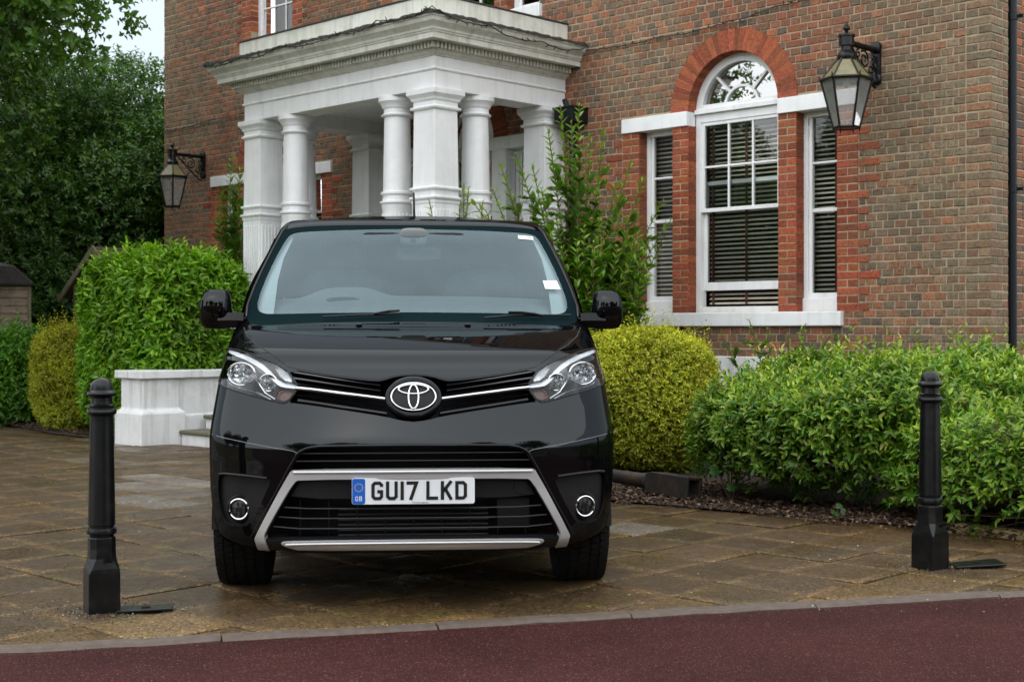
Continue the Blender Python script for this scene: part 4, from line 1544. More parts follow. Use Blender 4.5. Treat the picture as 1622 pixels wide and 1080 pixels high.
def panel(name, outline, mat, parent, holes=(), off=0.0, wall=0.0, back=0.0, du=0.03, dz=0.02, wall_only=False, rise=0.0):
    """a piece of the van's skin: outline in surface parameters; raised by off along the normal, its rim turned in by wall,
    or sunk straight back by back"""
    P, T = triangulate(outline, holes, grid_pts(outline, du, dz))
    U, Z = P[:, 0], P[:, 1]
    pos, nrm = Sp(U, Z), Sn(U, Z)
    top = pos + nrm * off
    top[:, 1] += back
    V, Nn, F = [], [], []
    # consistent winding: outwards is -y
    if not wall_only:
        a, b, c = top[T[:, 0]], top[T[:, 1]], top[T[:, 2]]
        fn = np.cross(b - a, c - a)
        flip = (fn * nrm[T].mean(1)).sum(1) < 0
        T = T.copy()
        T[flip] = T[flip][:, ::-1]
        V += list(top)
        Nn += list(nrm)
        F += [tuple(int(i) for i in t) for t in T]
    if wall:
        for li, loop in enumerate([outline] + list(holes)):
            L = np.asarray(loop)
            p, n = Sp(L[:, 0], L[:, 1]), Sn(L[:, 0], L[:, 1])
            t0 = p + n * (off if not wall_only else rise)
            t1 = p + n * (off - wall) if not wall_only else p + np.array((0, wall, 0))
            k = len(L)
            tan = np.roll(p, -1, 0) - np.roll(p, 1, 0)
            wn = np.cross(tan, n)
            wn /= np.linalg.norm(wn, axis=1, keepdims=True) + 1e-12
            cent = p.mean(0)
            if ((p - cent) * wn).sum() < 0: wn = -wn
            if li > 0 or wall_only: wn = -wn
            b0 = len(V)
            V += list(t0) + list(t1)
            Nn += list(wn) + list(wn)
            for i in range(k):
                j = (i + 1) % k
                q = (b0 + i, b0 + j, b0 + k + j, b0 + k + i)
                f = np.cross(V[q[1]] - V[q[0]], V[q[3]] - V[q[0]])
                F.append(q if np.dot(f, wn[i]) > 0 else q[::-1])
    me = bpy.data.meshes.new(name)
    me.from_pydata([tuple(v) for v in V], [], F)
    me.materials.append(mat)
    me.shade_smooth()
    me.normals_split_custom_set_from_vertices([tuple(n) for n in Nn])
    o = bpy.data.objects.new(name, me)
    return link(o, parent)


def surf_path(hp, off=0.0, back=0.0, step=6.0, x_sign=1):
    d = dom(dense(hp, step, closed=False))
    p = Sp(d[:, 0], d[:, 1]) + Sn(d[:, 0], d[:, 1]) * off
    p[:, 1] += back
    if x_sign < 0: p[:, 0] *= -1
    return [Vector(q) for q in p]


def bar(name, hp, half_h, half_d, mat, parent, off=0.0, back=0.0, n=8, step=6.0):
    """bar of elliptical section following the skin"""
    m = MB()
    m.tube(surf_path(hp, off, back, step), half_d, n, sz=half_h)
    return m.build(name, mat, parent, smooth=True, angle=50)


# ---- outlines in the front view (half of each; rows of the photograph)
scr_out = [(0, 357), (110, 357.5), (170, 359.5), (202, 364), (209, 371), (222, 396), (238, 428), (251, 457), (261, 485), (263, 503), (257, 513), (235, 516), (185, 512.5), (100, 510.5), (0, 510)]
scr_clear = [(0, 362.5), (90, 364), (170, 367.5), (190, 370.5), (199, 377), (216, 407), (233, 443), (245, 475), (246, 489), (238, 496.5), (215, 497), (130, 495), (0, 494)]
bonnet_h = [(0, 512.5), (100, 513), (186, 515), (238, 519), (259, 516), (268, 507), (267.5, 518), (262, 531), (247, 545), (226, 557.5), (203, 575), (200, 581), (125, 594.5), (60, 602), (46, 600), (28, 594.5), (0, 592.5)]
grille_h = [(0, 594), (28, 596), (46, 602), (60, 604), (125, 596.5), (199, 583.5), (183, 606), (181, 613), (197, 638), (187, 637.5), (110, 649), (42, 660), (20, 666), (0, 668)]
head_h = [(297, 553), (286, 551.5), (250, 562), (202, 582), (185, 606), (182, 612), (184, 619), (199, 639), (219, 635.5), (272, 621), (309, 607.5), (307.5, 585), (303, 567)]
intake_h = [(0, 706.5), (140, 706.5), (158, 708), (171, 713), (180, 720), (193, 741.5), (0, 741.5)]
alow_h = [(0, 757), (176, 757), (184, 762), (197, 783), (216, 815), (232, 846), (233, 851), (0, 851)]
fog_h = [(307, 752), (300, 746.5), (228, 754), (223, 760), (257, 828), (268, 831), (291, 828.5), (301, 815), (306, 790)]
frame_h = [(0, 742), (188, 742), (194, 746), (247, 846), (247.5, 852), (239, 875), (222, 874), (233, 849), (232.5, 842), (213, 806), (187, 762), (178, 757.5), (0, 757.5)]

dm = lambda hp, st=3.0, sm=0: dom(dense(smooth_pts(hp, sm) if sm else hp, st))
SCR_OUT, SCR_CLR = dm(both(smooth_pts(scr_out, 2, False))), dm(both(smooth_pts(scr_clear, 2, False)))
BON = dm(both(smooth_pts(bonnet_h, 1, False)))
GRI = dm(both(smooth_pts(grille_h, 1, False)))
HL, HR = dm(smooth_pts(head_h, 1)), dm(smooth_pts(mirror(head_h), 1))
INT = dm(both(smooth_pts(intake_h[:-1], 1, False) + [intake_h[-1]]))
ALOW = dm(both(smooth_pts(alow_h, 1, False)))
FL_, FR_ = dm(smooth_pts(fog_h, 2)), dm(smooth_pts(mirror(fog_h), 2))

lim = 0.9 * math.pi / 2 - 1e-4
edge = [(-lim + 2 * lim * i / 60, ZB) for i in range(60)] + [(lim, ZB + (ZT - ZB) * i / 80) for i in range(80)] + [(lim - 2 * lim * i / 60, ZT) for i in range(60)] + [(-lim, ZT - (ZT - ZB) * i / 80) for i in range(80)]
body_holes = [SCR_OUT, BON, GRI, HL, HR, INT, ALOW, FL_, FR_]
body = panel('body', edge, M['paint'], van, holes=body_holes, du=0.022, dz=0.012)
panel('bonnet', BON, M['paint'], van, off=0.001, wall=0.012, du=0.025, dz=0.006)
panel('windscreen_border', SCR_OUT, M['frit'], van, holes=[SCR_CLR], off=-0.002, wall=0.006)
panel('windscreen', SCR_CLR, M['screen'], van, off=-0.002, du=0.06, dz=0.04)
# dark shell behind all the openings of the nose
panel('nose_backing', dom(both([(0, 575), (230, 560), (296, 560), (300, 600), (300, 850), (240, 868), (0, 868)])), M['void'], van, back=0.26, du=0.08, dz=0.05)

# ---- sides, roof and tail
zs_side = np.concatenate([np.linspace(ZB, 1.15, 26), np.linspace(1.19, ZT, 20)])
NY = 90
AX, AR, YR, LENV = 0.865, 0.375, 3.95, 4.92
for sg in (-1, 1):
    m = MB()
    cols = []
    for j in range(NY + 1):
        f = (j / NY)
        col = []
        for z in zs_side:
            ye = float(Y0(z) + KF(z))
            y = ye + (LENV - ye) * f
            zz = z
            for ax in (AX + 0.03, YR):
                d = abs(y - ax)
                if d < AR:
                    zb = 0.33 + math.sqrt(AR * AR - d * d) * 0.98
                    zz = max(zz, zb)
            if y < AX + 0.03 - AR + 0.03: zz = max(zz, 0.40)
            bulge = 0.022 * math.sin(math.pi * min(1, max(0, (y - 0.5) / 3.6))) * (1 if z < 1.2 else max(0, 1 - (z - 1.2) / 0.5))
            tail = 0.06 * max(0, (y - 4.4) / 0.5) ** 2
            col.append((sg * (float(WF(z)) + bulge - tail), y, zz))
        cols.append(col)
    m.loft(cols if sg < 0 else cols[::-1], close=False, cap=False)
    m.build('side_panel', M['paint'], van, smooth=True, angle=60)
    # side windows and door seams
    for (y0, y1, name) in ((1.35, 2.30, 'door_window'), (2.40, 3.45, 'side_window'), (3.55, 4.6, 'side_window')):
        m = MB()
        rows = []
        for k in range(10):
            z = 1.23 + 0.49 * k / 9
            ya = y0 + (0.12 + 0.40 * k / 9 if y0 < 1.5 else 0)
            row = []
            for l in range(5):
                yy = ya + (y1 - ya) * l / 4
                bl = 0.022 * math.sin(math.pi * min(1, max(0, (yy - 0.5) / 3.6))) * (1 if z < 1.2 else max(0, 1 - (z - 1.2) / 0.5))
                row.append((sg * (float(WF(z)) + bl + 0.003), yy, z))
            rows.append(row)
        m.loft(rows, close=False, cap=False)
        m.build(name, M['side_glass'], van, smooth=True)
    m = MB()
    m.tube([(sg * (float(WF(0.95)) + 0.028), 1.95, 0.98), (sg * (float(WF(0.95)) + 0.05), 2.0, 0.98), (sg * (float(WF(0.95)) + 0.05), 2.14, 0.98), (sg * (float(WF(0.95)) + 0.028), 2.19, 0.98)], 0.013, 8)
    m.build('door_handle', M['paint'], van, smooth=True)
    # wheel housings
    m = MB()
    for ax in (AX + 0.03, YR):
        arc = [(ax + AR * math.cos(a), 0.30 + AR * math.sin(a)) for a in np.linspace(0, math.pi, 16)]
        m.loft([[(sg * 0.92, y, z) for y, z in arc], [(sg * 0.62, y, z) for y, z in arc]], close=False, cap=False)
        m.add([(sg * 0.62, y, z) for y, z in arc], [tuple(range(16))])
    m.build('wheel_housing', M['void'], van)
# roof
m = MB()
xs = np.linspace(-1, 1, 25)
rows = []
for j in range(26):
    f = j / 25
    row = []
    for x in xs:
        w = float(WF(ZT))
        u = 0.9 * math.asin(max(-1, min(1, x)))
        p = Sp(np.array(u), np.array(ZT))
        y = p[1] + (LENV - p[1]) * f
        rise = 0.075 * min(1, f * 3.2) * (2 - min(1, f * 3.2)) * (1 - abs(x) ** 2.6)
        row.append((p[0] * (1.0), y, ZT + rise - 0.02 * f * f))
    rows.append(row)
m.loft(rows, close=False, cap=False)
m.build('roof', M['paint'], van, smooth=True, angle=60)
m = MB()
m.box((-0.86, LENV - 0.02, 0.30), (0.86, LENV + 0.03, 1.20))
m.box((-0.70, LENV - 0.02, 1.201), (0.70, LENV + 0.02, 1.84))
m.build('tailgate', M['paint'], van, bevel=0.02)
m = MB()
m.box((-0.60, 0.45, 0.20), (0.60, LENV - 0.1, 0.30))
m.box((-0.88, 1.32, 0.22), (0.88, 3.5, 0.31))
m.box((-0.58, 0.18, 0.245), (0.58, 0.44, 0.27))
m.build('underbody', M['void'], van)
# rain channel trims along the screen pillars, and roof corner caps
for sg in (-1, 1):
    q = [(sg * a, b) for a, b in ((199, 360), (206.5, 368), (221, 395), (237.5, 428), (250.5, 457), (260.5, 485), (262.5, 503))]
    bar('pillar_trim', q, 0.006, 0.007, M['blk_gloss'], van, off=0.002)
# shut lines: dark strips as gaps, pale seam with painted sky glint under headlamps
for sg in (-1, 1):
    bar('seam', [(sg * a, b) for a, b in ((266.5, 519), (261, 532.5), (246, 546.5), (225, 559), (203, 576))], 0.0035, 0.0035, M['void'], van, off=-0.001, n=6)
    bar('seam', [(sg * a, b) for a, b in ((252, 561), (243, 559.5), (228, 558.5))], 0.0018, 0.0018, M['void'], van, off=0.0, n=6)
    bar('seam', [(sg * a, b) for a, b in ((316, 686), (300, 691), (262, 699.5), (222, 707.5), (190, 713), (183, 716))], 0.0017, 0.0017, M['seam'], van, off=-0.0005, n=6)
    bar('seam', [(sg * a, b) for a, b in ((183, 716), (196, 738), (214, 772), (236, 812), (256, 848))], 0.003, 0.003, M['void'], van, off=-0.001, n=6)

# ---- upper grille with emblem
panel('grille_surround', GRI, M['blk_gloss'], van, wall=0.07, wall_only=True)
for sg in (-1, 1):
    for rows_, hh in ((((52, 610.5), (125, 600), (193, 588.5)), 0.006), (((52, 619), (125, 608.5), (188, 599)), 0.006), (((52, 626), (120, 617), (184, 607)), 0.004),
                      (((47, 645), (120, 634), (186, 625)), 0.004)):
        bar('grille_slat', [(sg * a, b) for a, b in rows_], hh, 0.022, M['blk_gloss'], van, back=0.028)
    bar('grille_lip', [(sg * a, b) for a, b in ((42, 656), (110, 645.5), (181, 634.5))], 0.011, 0.012, M['paint'], van, off=0.001, back=0.004)
    bar('chrome_bar', [(sg * a, b) for a, b in ((45, 632), (110, 623.5), (160, 617), (183, 614.5))], 0.0085, 0.009, M['chrome'], van, off=0.002)
EM = Vector((0, 0, 0))
d_ = dom([(0, 632)])
ec, en = Vector(Sp(d_[:, 0], d_[:, 1])[0]), Vector(Sn(d_[:, 0], d_[:, 1])[0])
emblem = empty('emblem', parent=van)
emblem.location = ec + en * 0.018
emblem.rotation_euler = (-(math.pi / 2 - math.acos(max(-1, min(1, -en.y)))) * 0 - math.asin(max(-1, min(1, en.z))), 0, 0)
m = MB()
def ell(a, b, y, n=48, cx=0, cz=0, rx=0):
    return [Vector((cx + a * math.cos(2 * math.pi * k / n), y, cz + b * math.sin(2 * math.pi * k / n))) for k in range(n)]
m.loft([ell(.118, .094, .045), ell(.124, .100, .01), ell(.121, .097, -.004), ell(.112, .088, -.010), ell(.106, .074, -.010), ell(.104, .071, -.002)])
m.build('emblem_housing', M['blk_gloss'], emblem, smooth=True, angle=60)
m = MB()
m.loft([ell(.102, .070, -.001), ell(.098, .066, -.006), ell(.06, .04, -.011), ell(.01, .008, -.013)])
m.build('emblem_mesh', M['blk_plastic'], emblem, smooth=True)
def ring(a, b, cx, cz, t, y=-0.010):
    r = MB()
    n = 56
    rings = []
    for k in range(n):
        th = 2 * math.pi * k / n
        c, s = math.cos(th), math.sin(th)
        nx, nz = c * b, s * a
        L = math.hypot(nx, nz)
        nx, nz = nx / L, nz / L
        w = t
        rings.append([(cx + a * c + nx * w * u, y - 0.006 * v, cz + b * s + nz * w * u) for u, v in ((-1, -1), (-.75, .6), (-.3, 1), (.3, 1), (.75, .6), (1, -1))])
    rings.append(rings[0])
    r.loft(rings, True, False)
    return r
ring(.0955, .0635, 0, 0, .0050).build('emblem_ring', M['chrome'], emblem, smooth=True, angle=60)
ring(.064, .0215, 0, .033, .0052, -0.013).build('emblem_ring', M['chrome'], emblem, smooth=True, angle=60)
ring(.0215, .0545, 0, -.003, .0050, -0.0155).build('emblem_ring', M['chrome'], emblem, smooth=True, angle=60)

# ---- headlamps
for sg, H in ((1, HL), (-1, HR)):
    hd = empty('headlight', parent=van)
    panel('lens', H, M['lens'], hd, off=0.0, du=0.03, dz=0.02)
    panel('lamp_rim', H, M['blk_gloss'], hd, wall=0.19, wall_only=True)
    panel('lamp_bowl', H, M['smoked'], hd, back=0.18)
    sl_ = MB()  # black tube drawn in for the shade of the gap round the lamp
    sl_.tube([Vector(q) for q in Sp(H[:, 0], H[:, 1]) + Sn(H[:, 0], H[:, 1]) * 0.0005], 0.0032, 6, closed=True)
    sl_.build('lamp_gap_shade', M['void'], hd, smooth=True)
    S = lambda pts: [(sg * a, b) for a, b in pts]
    pan = lambda nm, pts, mat, bk, wl=0.012, sm=1: panel(nm, dm(smooth_pts(S(pts), sm)), mat, hd, back=bk, wall=wl, du=0.03, dz=0.02)
    # silver light guide sweeping in to the chrome bar
    pan('light_guide', [(292, 555.5), (286, 554), (254, 566), (229, 582), (211, 605), (184, 609.5), (184, 615.5), (207, 613), (217, 607), (234, 588), (257, 572.5), (288, 560)], M['drl'], 0.010, 0.03)
    pan('clear_cell', [(221, 579), (203, 585), (187, 606), (207, 602)], M['ribbed'], 0.020)
    pan('indicator', [(212, 614), (186, 617), (200, 636), (218, 631)], M['amber'], 0.020)
    pan('indicator_bezel', [(215, 611.5), (183.5, 615.2), (185, 618.5), (211, 616)], M['blk_gloss'], 0.012)
    def bowl(name, h, py, rx, rz, depth, bk, sl):
        d = dom([(sg * h, py)])
        c = Vector(Sp(d[:, 0], d[:, 1])[0])
        m = MB()
        rings = []
        for (f, y, t) in ((1.0, -0.002, 1), (0.93, 0.004, 1), (0.80, depth * 0.42, .8), (0.62, depth * 0.7, .6), (0.40, depth * .88, .4), (0.16, depth, .2)):
            jit = 0.03 if f < .9 else 0
            rings.append([(c.x + rx * f * math.cos(2 * math.pi * k / 22), c.y + bk + y + sl * t * sg * rx * f * math.cos(2 * math.pi * k / 22) + random.uniform(-jit, jit) * depth * 4, c.z + rz * f * math.sin(2 * math.pi * k / 22)) for k in range(22)])
        m.loft(rings, True, False)
        m.f.append(tuple(len(m.v) - 22 + k_ for k_ in range(22)))
        m.build(name, M['reflector'], hd)
        rg = MB()
        rg.tube([(c.x + rx * 1.02 * math.cos(2 * math.pi * k / 36), c.y + bk - .003 + sl * sg * rx * math.cos(2 * math.pi * k / 36), c.z + rz * 1.02 * math.sin(2 * math.pi * k / 36)) for k in range(36)], .0035, 6, closed=True)
        rg.build('reflector_rim', M['chrome'], hd, smooth=True)
        # stepped facets in the bowl
        fc = MB()
        for k in range(0):
            xx = c.x + rx * (-0.72 + 0.24 * k)
            hz = rz * math.sqrt(max(0.05, 1 - (0.72 - 0.24 * k) ** 2)) * 0.75
            yy = c.y + bk + depth * (0.25 + 0.5 * (1 - abs(-0.72 + 0.24 * k)))
            fc.add([(xx - rx * 0.10, yy, c.z - hz), (xx + rx * 0.08, yy + 0.014, c.z - hz), (xx + rx * 0.08, yy + 0.014, c.z + hz * random.uniform(0.2, 1)), (xx - rx * 0.10, yy, c.z + hz * random.uniform(0.2, 1))], [(0, 1, 2, 3)])
        m = MB()
        m.tube([(c.x, c.y + bk + depth, c.z), (c.x, c.y + bk + 0.006, c.z)], rx * 0.22, 14)
        m.rbox((c.x, c.y + bk + 0.006, c.z), (rx * .24, 0.012, rx * .24), 2)
        m.build('lamp_bulb', M['lens'], hd, smooth=True)
    bowl('reflector', 229, 606, 0.041, 0.037, 0.06, 0.028, .55)
    bowl('reflector', 271, 592, 0.068, 0.050, 0.075, 0.022, .95)
    bar('lamp_bezel', S([(251, 586), (246, 604), (236, 619), (220, 629)]), 0.005, 0.006, M['chrome'], hd, off=-0.018)
    bar('lamp_bezel', S([(301, 573), (302, 590), (292, 607), (268, 615), (246, 620), (226, 630)]), 0.004, 0.005, M['chrome'], hd, off=-0.014)

# ---- bumper: upper intake, silver frame, centre panel, lower grille
panel('intake_rim', INT, M['blk_gloss'], van, wall=0.07, wall_only=True)
bar('intake_lip', [(a, b) for a, b in ((-184, 719), (-178, 713.5), (-166, 708.5), (-150, 706), (-80, 705.3), (0, 705), (80, 705.3), (150, 706), (166, 708.5), (178, 713.5), (184, 719))], 0.007, 0.010, M['paint'], van, off=0.002, n=10)
for py, w in ((717.5, 176), (729.5, 184)):
    bar('intake_slat', [(-w, py), (0, py), (w, py)], 0.0026, 0.008, M['slat_edge'], van, back=0.010)
panel('lower_rim', ALOW, M['blk_plastic'], van, wall=0.07, wall_only=True)
cp = [(0, 756), (172, 756), (181, 760), (188, 772), (199, 789), (0, 790)]
panel('centre_panel', dm(both(smooth_pts(cp, 1, False))), M['blk_plastic'], van, off=-0.016, wall=0.05)
panel('tow_eye_cover', dm(smooth_pts([(184, 766), (170, 764), (163, 764), (162, 783), (184, 784)], 2)), M['blk_plastic'], van, off=-0.013, wall=0.004)
for py, w, e in ((805, 203, -3.0), (820.5, 212, -3.5), (836.5, 220, -4.5)):
    bar('grille_slat', [(-w, py + e), (-w * 0.82, py - 0.6), (-w * 0.5, py), (0, py), (w * 0.5, py), (w * 0.82, py - 0.6), (w, py + e)], 0.003, 0.008, M['slat_edge'], van, back=0.014)
m = MB()
for h in range(-180, 181, 45):
    p = surf_path([(h, 793), (h, 849)], back=0.055)
    m.tube(p, 0.003, 5)
m.build('grille_rib', M['blk_plastic'], van)
m = MB()
p = surf_path([(-120, 815), (120, 815)], back=0.09)
for k in range(6):
    m.box((p[0].x + 0.0, 0.115, 0.325 + 0.022 * k), (p[-1].x * 1.0, 0.119, 0.331 + 0.022 * k))
m.build('radiator_fins', plain('radiator', (0.02, 0.016, 0.014), 0.6), van)
panel('radar_block', dm([(135, 792), (186, 792), (186, 835), (135, 837)], 6), M['blk_plastic'], van, back=0.05)
panel('lower_lip', dm(both([(0, 851.5), (233, 851.5), (229, 858), (224, 872), (0, 873)])), M['blk_plastic'], van, off=0.006, wall=0.03)
panel('silver_strip', dm(both(smooth_pts([(0, 853), (180, 853), (205, 854), (206, 856), (196, 860), (175, 865), (0, 865.5)], 1, False))), M['satin'], van, off=0.017, wall=0.014)
panel('silver_frame', dm(both(smooth_pts(frame_h, 1, False))), M['satin'], van, off=0.011, wall=0.025, dz=0.006)
bar('frame_edge', [(-187, 746), (0, 746), (187, 746)], 0.0065, 0.007, M['satin'], van, off=0.011, n=10)
bar('strip_edge', [(-198, 856.5), (0, 856.5), (198, 856.5)], 0.005, 0.006, M['satin'], van, off=0.018, n=10)

# ---- fog lamps in their recesses
for sg, Fg in ((1, FL_), (-1, FR_)):
    fg = empty('fog_lamp', parent=van)
    panel('recess_rim', Fg, M['blk_plastic'], fg, wall=0.06, wall_only=True)
    panel('recess_plate', Fg, M['blk_plastic'], fg, back=0.032, du=0.04, dz=0.03)
    S = lambda pts: [(sg * a, b) for a, b in pts]
    bar('recess_lip', S([(303, 748.5), (296, 747.5), (262, 751), (229, 755.5)]), 0.006, 0.008, M['blk_plastic'], fg, off=0.003)
    d = dom([(sg * 274, 804)])
    c = Vector(Sp(d[:, 0], d[:, 1])[0])
    base = empty('lamp', (c.x, c.y + 0.012, c.z), rz=sg * 0.28, parent=fg)
    def cyl(prof, n=36):
        m = MB()
        m.loft([[(r * math.cos(2 * math.pi * k / n), y, r * math.sin(2 * math.pi * k / n)) for k in range(n)] for r, y in prof], True, False)
        m.f.append(tuple(len(m.v) - n + k for k in range(n)))
        return m
    def place(o):
        # keep the part list shallow: apply the little turn to the mesh and parent to the fog lamp
        o.data.transform(Matrix.Translation((c.x, c.y + 0.016, c.z)) @ Matrix.Rotation(sg * 0.28, 4, 'Z'))
        return o
    bpy.data.objects.remove(base)
    place(cyl([(.070, .05), (.064, .012), (.056, -.004), (.050, .004)]).build('lamp_shroud', M['blk_plastic'], fg, smooth=True, angle=50))
    m = MB()
    n = 40
    rr = [[((.044 + .0052 * u) * math.cos(2 * math.pi * k / n), -0.006 - 0.005 * v, (.044 + .0052 * u) * math.sin(2 * math.pi * k / n)) for u, v in ((-1, -1), (-.7, .7), (0, 1), (.7, .7), (1, -1))] for k in range(n)]
    rr.append(rr[0])
    m.loft(rr, True, False)
    place(m.build('chrome_ring', M['chrome'], fg, smooth=True))
    place(cyl([(.043, .0), (.038, .016), (.029, .026), (.017, .034), (.006, .036)], 14).build('reflector', M['chrome'], fg))
    fc = MB()
    for k in range(6):
        a = k * 1.05 + 0.3
        x, z = .024 * math.cos(a), .024 * math.sin(a)
        fc.box((x - .006, .002, z - .011), (x + .006, .02, z + .011))
    place(fc.build('reflector_facet', M['disc'], fg))
    place(cyl([(.043, -.002), (.03, -.009), (.012, -.012)]).build('lens', M['lens'], fg, smooth=True))

# ---- number plate
d = dom([(0, 777)])
pc = Sp(d[:, 0], d[:, 1])[0]
plate = empty('number_plate', (0.0, float(pc[1]) - 0.012, HC - (777.3 - 526) * (D0 + float(pc[1]) - 0.012) / FPX * 0.9975), parent=van)
PWD, PHT = 0.520 / 2, 0.111 / 2


def rrect(x0, x1, z0, z1, r, k=5):
    out = []
    for cx, cz, a0 in ((x1 - r, z1 - r, 0), (x0 + r, z1 - r, 90), (x0 + r, z0 + r, 180), (x1 - r, z0 + r, 270)):
        for i in range(k + 1):
            a = R(a0 + 90 * i / k)
            out.append((cx + r * math.cos(a), cz + r * math.sin(a)))
    return out


m = MB()
m.prism(rrect(-PWD, PWD, -PHT, PHT, .010), 1, -0.001, 0.004)
m.build('plate_sheet', M['plate_white'], plate, bevel=0.0008)
m = MB()
m.prism(rrect(-PWD + .0015, -PWD + .056, -PHT + .0015, PHT - .0015, .009), 1, -0.0022, -0.0005)
m.build('blue_band', M['plate_blue'], plate)
m = MB()
for k in range(12):
    a = 2 * math.pi * k / 12
    cx, cz = -PWD + .029 + .0165 * math.cos(a), .016 + .0165 * math.sin(a)
    st_ = []
    for j in range(10):
        r = .0032 if j % 2 == 0 else .0014
        st_.append((cx + r * math.sin(2 * math.pi * j / 10), cz + r * math.cos(2 * math.pi * j / 10)))
    m.prism(st_, 1, -0.003, -0.0018)
tag(m.build('star', M['star'], plate), kind='stuff')


def stroke(mb, pts, w, y0, y1, closed=False):
    """flat stroke with mitred corners"""
    P = [np.array(p, float) for p in pts]
    n = len(P)
    L, Rr = [], []
    for i in range(n):
        if closed: a, b = P[i] - P[i - 1], P[(i + 1) % n] - P[i]
        else:
            a = P[i] - P[i - 1] if i else P[1] - P[0]
            b = P[i + 1] - P[i] if i < n - 1 else P[-1] - P[-2]
        a, b = a / np.linalg.norm(a), b / np.linalg.norm(b)
        na, nb = np.array((-a[1], a[0])), np.array((-b[1], b[0]))
        mt = na + nb
        mt /= np.linalg.norm(mt)
        k = w / 2 / max(0.35, float(np.dot(mt, na)))
        L.append(P[i] + mt * k)
        Rr.append(P[i] - mt * k)
    rings = [[(l[0], y0, l[1]), (l[0], y1, l[1]), (r[0], y1, r[1]), (r[0], y0, r[1])] for l, r in zip(L, Rr)]
    if closed: rings.append(rings[0])
    mb.loft(rings, True, not closed)


GL = {'G': ([(43, 57), (43, 64), (35, 72), (15, 72), (7, 64), (7, 15), (15, 7), (35, 7), (43, 15), (43, 36), (25, 36)],),
      'U': ([(7, 79), (7, 15), (15, 7), (35, 7), (43, 15), (43, 79)],), '1': ([(7, 0), (7, 79)],), '7': ([(0, 72), (42, 72), (17, 0)],),
      'L': ([(7, 79), (7, 7), (50, 7)],), 'K': ([(7, 0), (7, 79)], [(45, 79), (9, 34)], [(19, 47), (45, 0)]),
      'D': ([(7, 7), (7, 72), (34, 72), (43, 63), (43, 16), (34, 7)],), 'B': ([(7, 7), (7, 72), (34, 72), (41, 65), (41, 47), (34, 40), (41, 33), (41, 14), (34, 7)], [(7, 40), (34, 40)])}
x = -0.178
for ch in 'GU17 LKD':
    if ch == ' ':
        x += 0.022
        continue
    m = MB()
    for st_ in GL[ch]:
        stroke(m, [(x + p[0] / 1000, -0.0375 + p[1] / 1000) for p in st_], 0.0138, -0.0032, -0.0008, closed=(ch == 'D'))
    m.build('plate_character', M['plate_black'], plate)
    x += (0.014 if ch == '1' else 0.050) + 0.0115
m = MB()
for k, ch in enumerate('GB'):
    for st_ in GL[ch]:
        stroke(m, [(-PWD + .014 + k * .0165 + p[0] * .00026, -.041 + p[1] * .00026) for p in st_], 0.0026, -0.0034, -0.0018, closed=(ch == 'B' and len(st_) > 3))
m.build('country_letters', M['plate_white'], plate)
cu = bpy.data.curves.new('dealer_text', 'FONT')
cu.body = 'TOYOTA (GB) PLC'
cu.size, cu.align_x, cu.extrude, cu.resolution_u = 0.0085, 'CENTER', 0.0003, 2
cu.materials.append(M['plate_black'])
tmp = link(bpy.data.objects.new('tmp_text', cu))
dg = bpy.context.evaluated_depsgraph_get()
me = bpy.data.meshes.new_from_object(tmp.evaluated_get(dg))
bpy.data.objects.remove(tmp)
o = link(bpy.data.objects.new('dealer_text', me), plate)
o.location, o.rotation_euler = (0.03, -0.0016, -PHT + .0035), (R(90), 0, 0)
for sx in (-0.148, ):
    m = MB()
    m.lathe([(.0005, .0), (.0042, .0), (.0042, .002), (.0005, .0026)], 14)
    o = m.build('plate_screw', M['plate_white'], plate, smooth=True, angle=40)
    o.location, o.rotation_euler = (sx, -0.0032, 0.018), (R(90), 0, 0)

# ---- mirrors, aerial, wipers
for sg in (-1, 1):
    mr = empty('door_mirror', parent=van)
    y0 = 1.22
    k = (D0 + y0) / FPX
    X = lambda h: sg * h * k / 1.005
    Zz = lambda py: HC - (py - 526) * k
    m = MB()
    # housing: rings stacked upwards, rounded; outer edge bulges
    rings = []
    for (py, hi, ho, yf, yb) in ((521, 291, 322, .05, .10), (519, 286, 331, .02, .13), (513, 284, 335, -.01, .15), (503, 285, 336.5, -.035, .16), (490, 287.5, 336.5, -.05, .16), (476, 289, 335, -.05, .15), (466, 290.5, 332, -.035, .14), (460.5, 294, 326, -.005, .12), (458.5, 301, 318, .04, .09)):
        cxh, hw_ = (hi + ho) / 2, (ho - hi) / 2
        ring_ = []
        for a in range(28):
            t = 2 * math.pi * a / 28
            c, s = math.cos(t), math.sin(t)
            e = 0.62
            ring_.append((X(cxh + hw_ * math.copysign(abs(c) ** e, c)), y0 + (yf + yb) / 2 + (yb - yf) / 2 * math.copysign(abs(s) ** 0.75, s), Zz(py)))
        rings.append(ring_)
    m.loft(rings)
    m.build('mirror_housing', M['paint'], mr, smooth=True, angle=70)
    m = MB()
    m.loft([[(X(h), y0 + yy, Zz(py)) for yy, py in ((-.02, p0 + 1), (-.035, (p0 + p1) / 2), (-.02, p1 - 1), (.09, p1), (.10, (p0 + p1) / 2), (.09, p0))] for h, p0, p1 in ((266, 495, 521), (278, 494.5, 520.5), (292, 494.5, 520.5), (306, 497, 519))])
    m.build('mirror_arm', M['blk_gloss'], mr, smooth=True, angle=30)
    bar('mirror_gap', [(0, 0), (0.001, 0)] if False else [(sg * 262, 505), (sg * 268, 508)], 0.004, 0.02, M['blk_gloss'], mr, off=0.005)
m = MB()
ay = 2.25
k = (D0 + ay) / FPX
bz = HC - (352 - 526) * k
m.lathe([(.028, -.02), (.026, .012), (.014, .03), (.009, .036)], 16, (0.004, ay, bz))
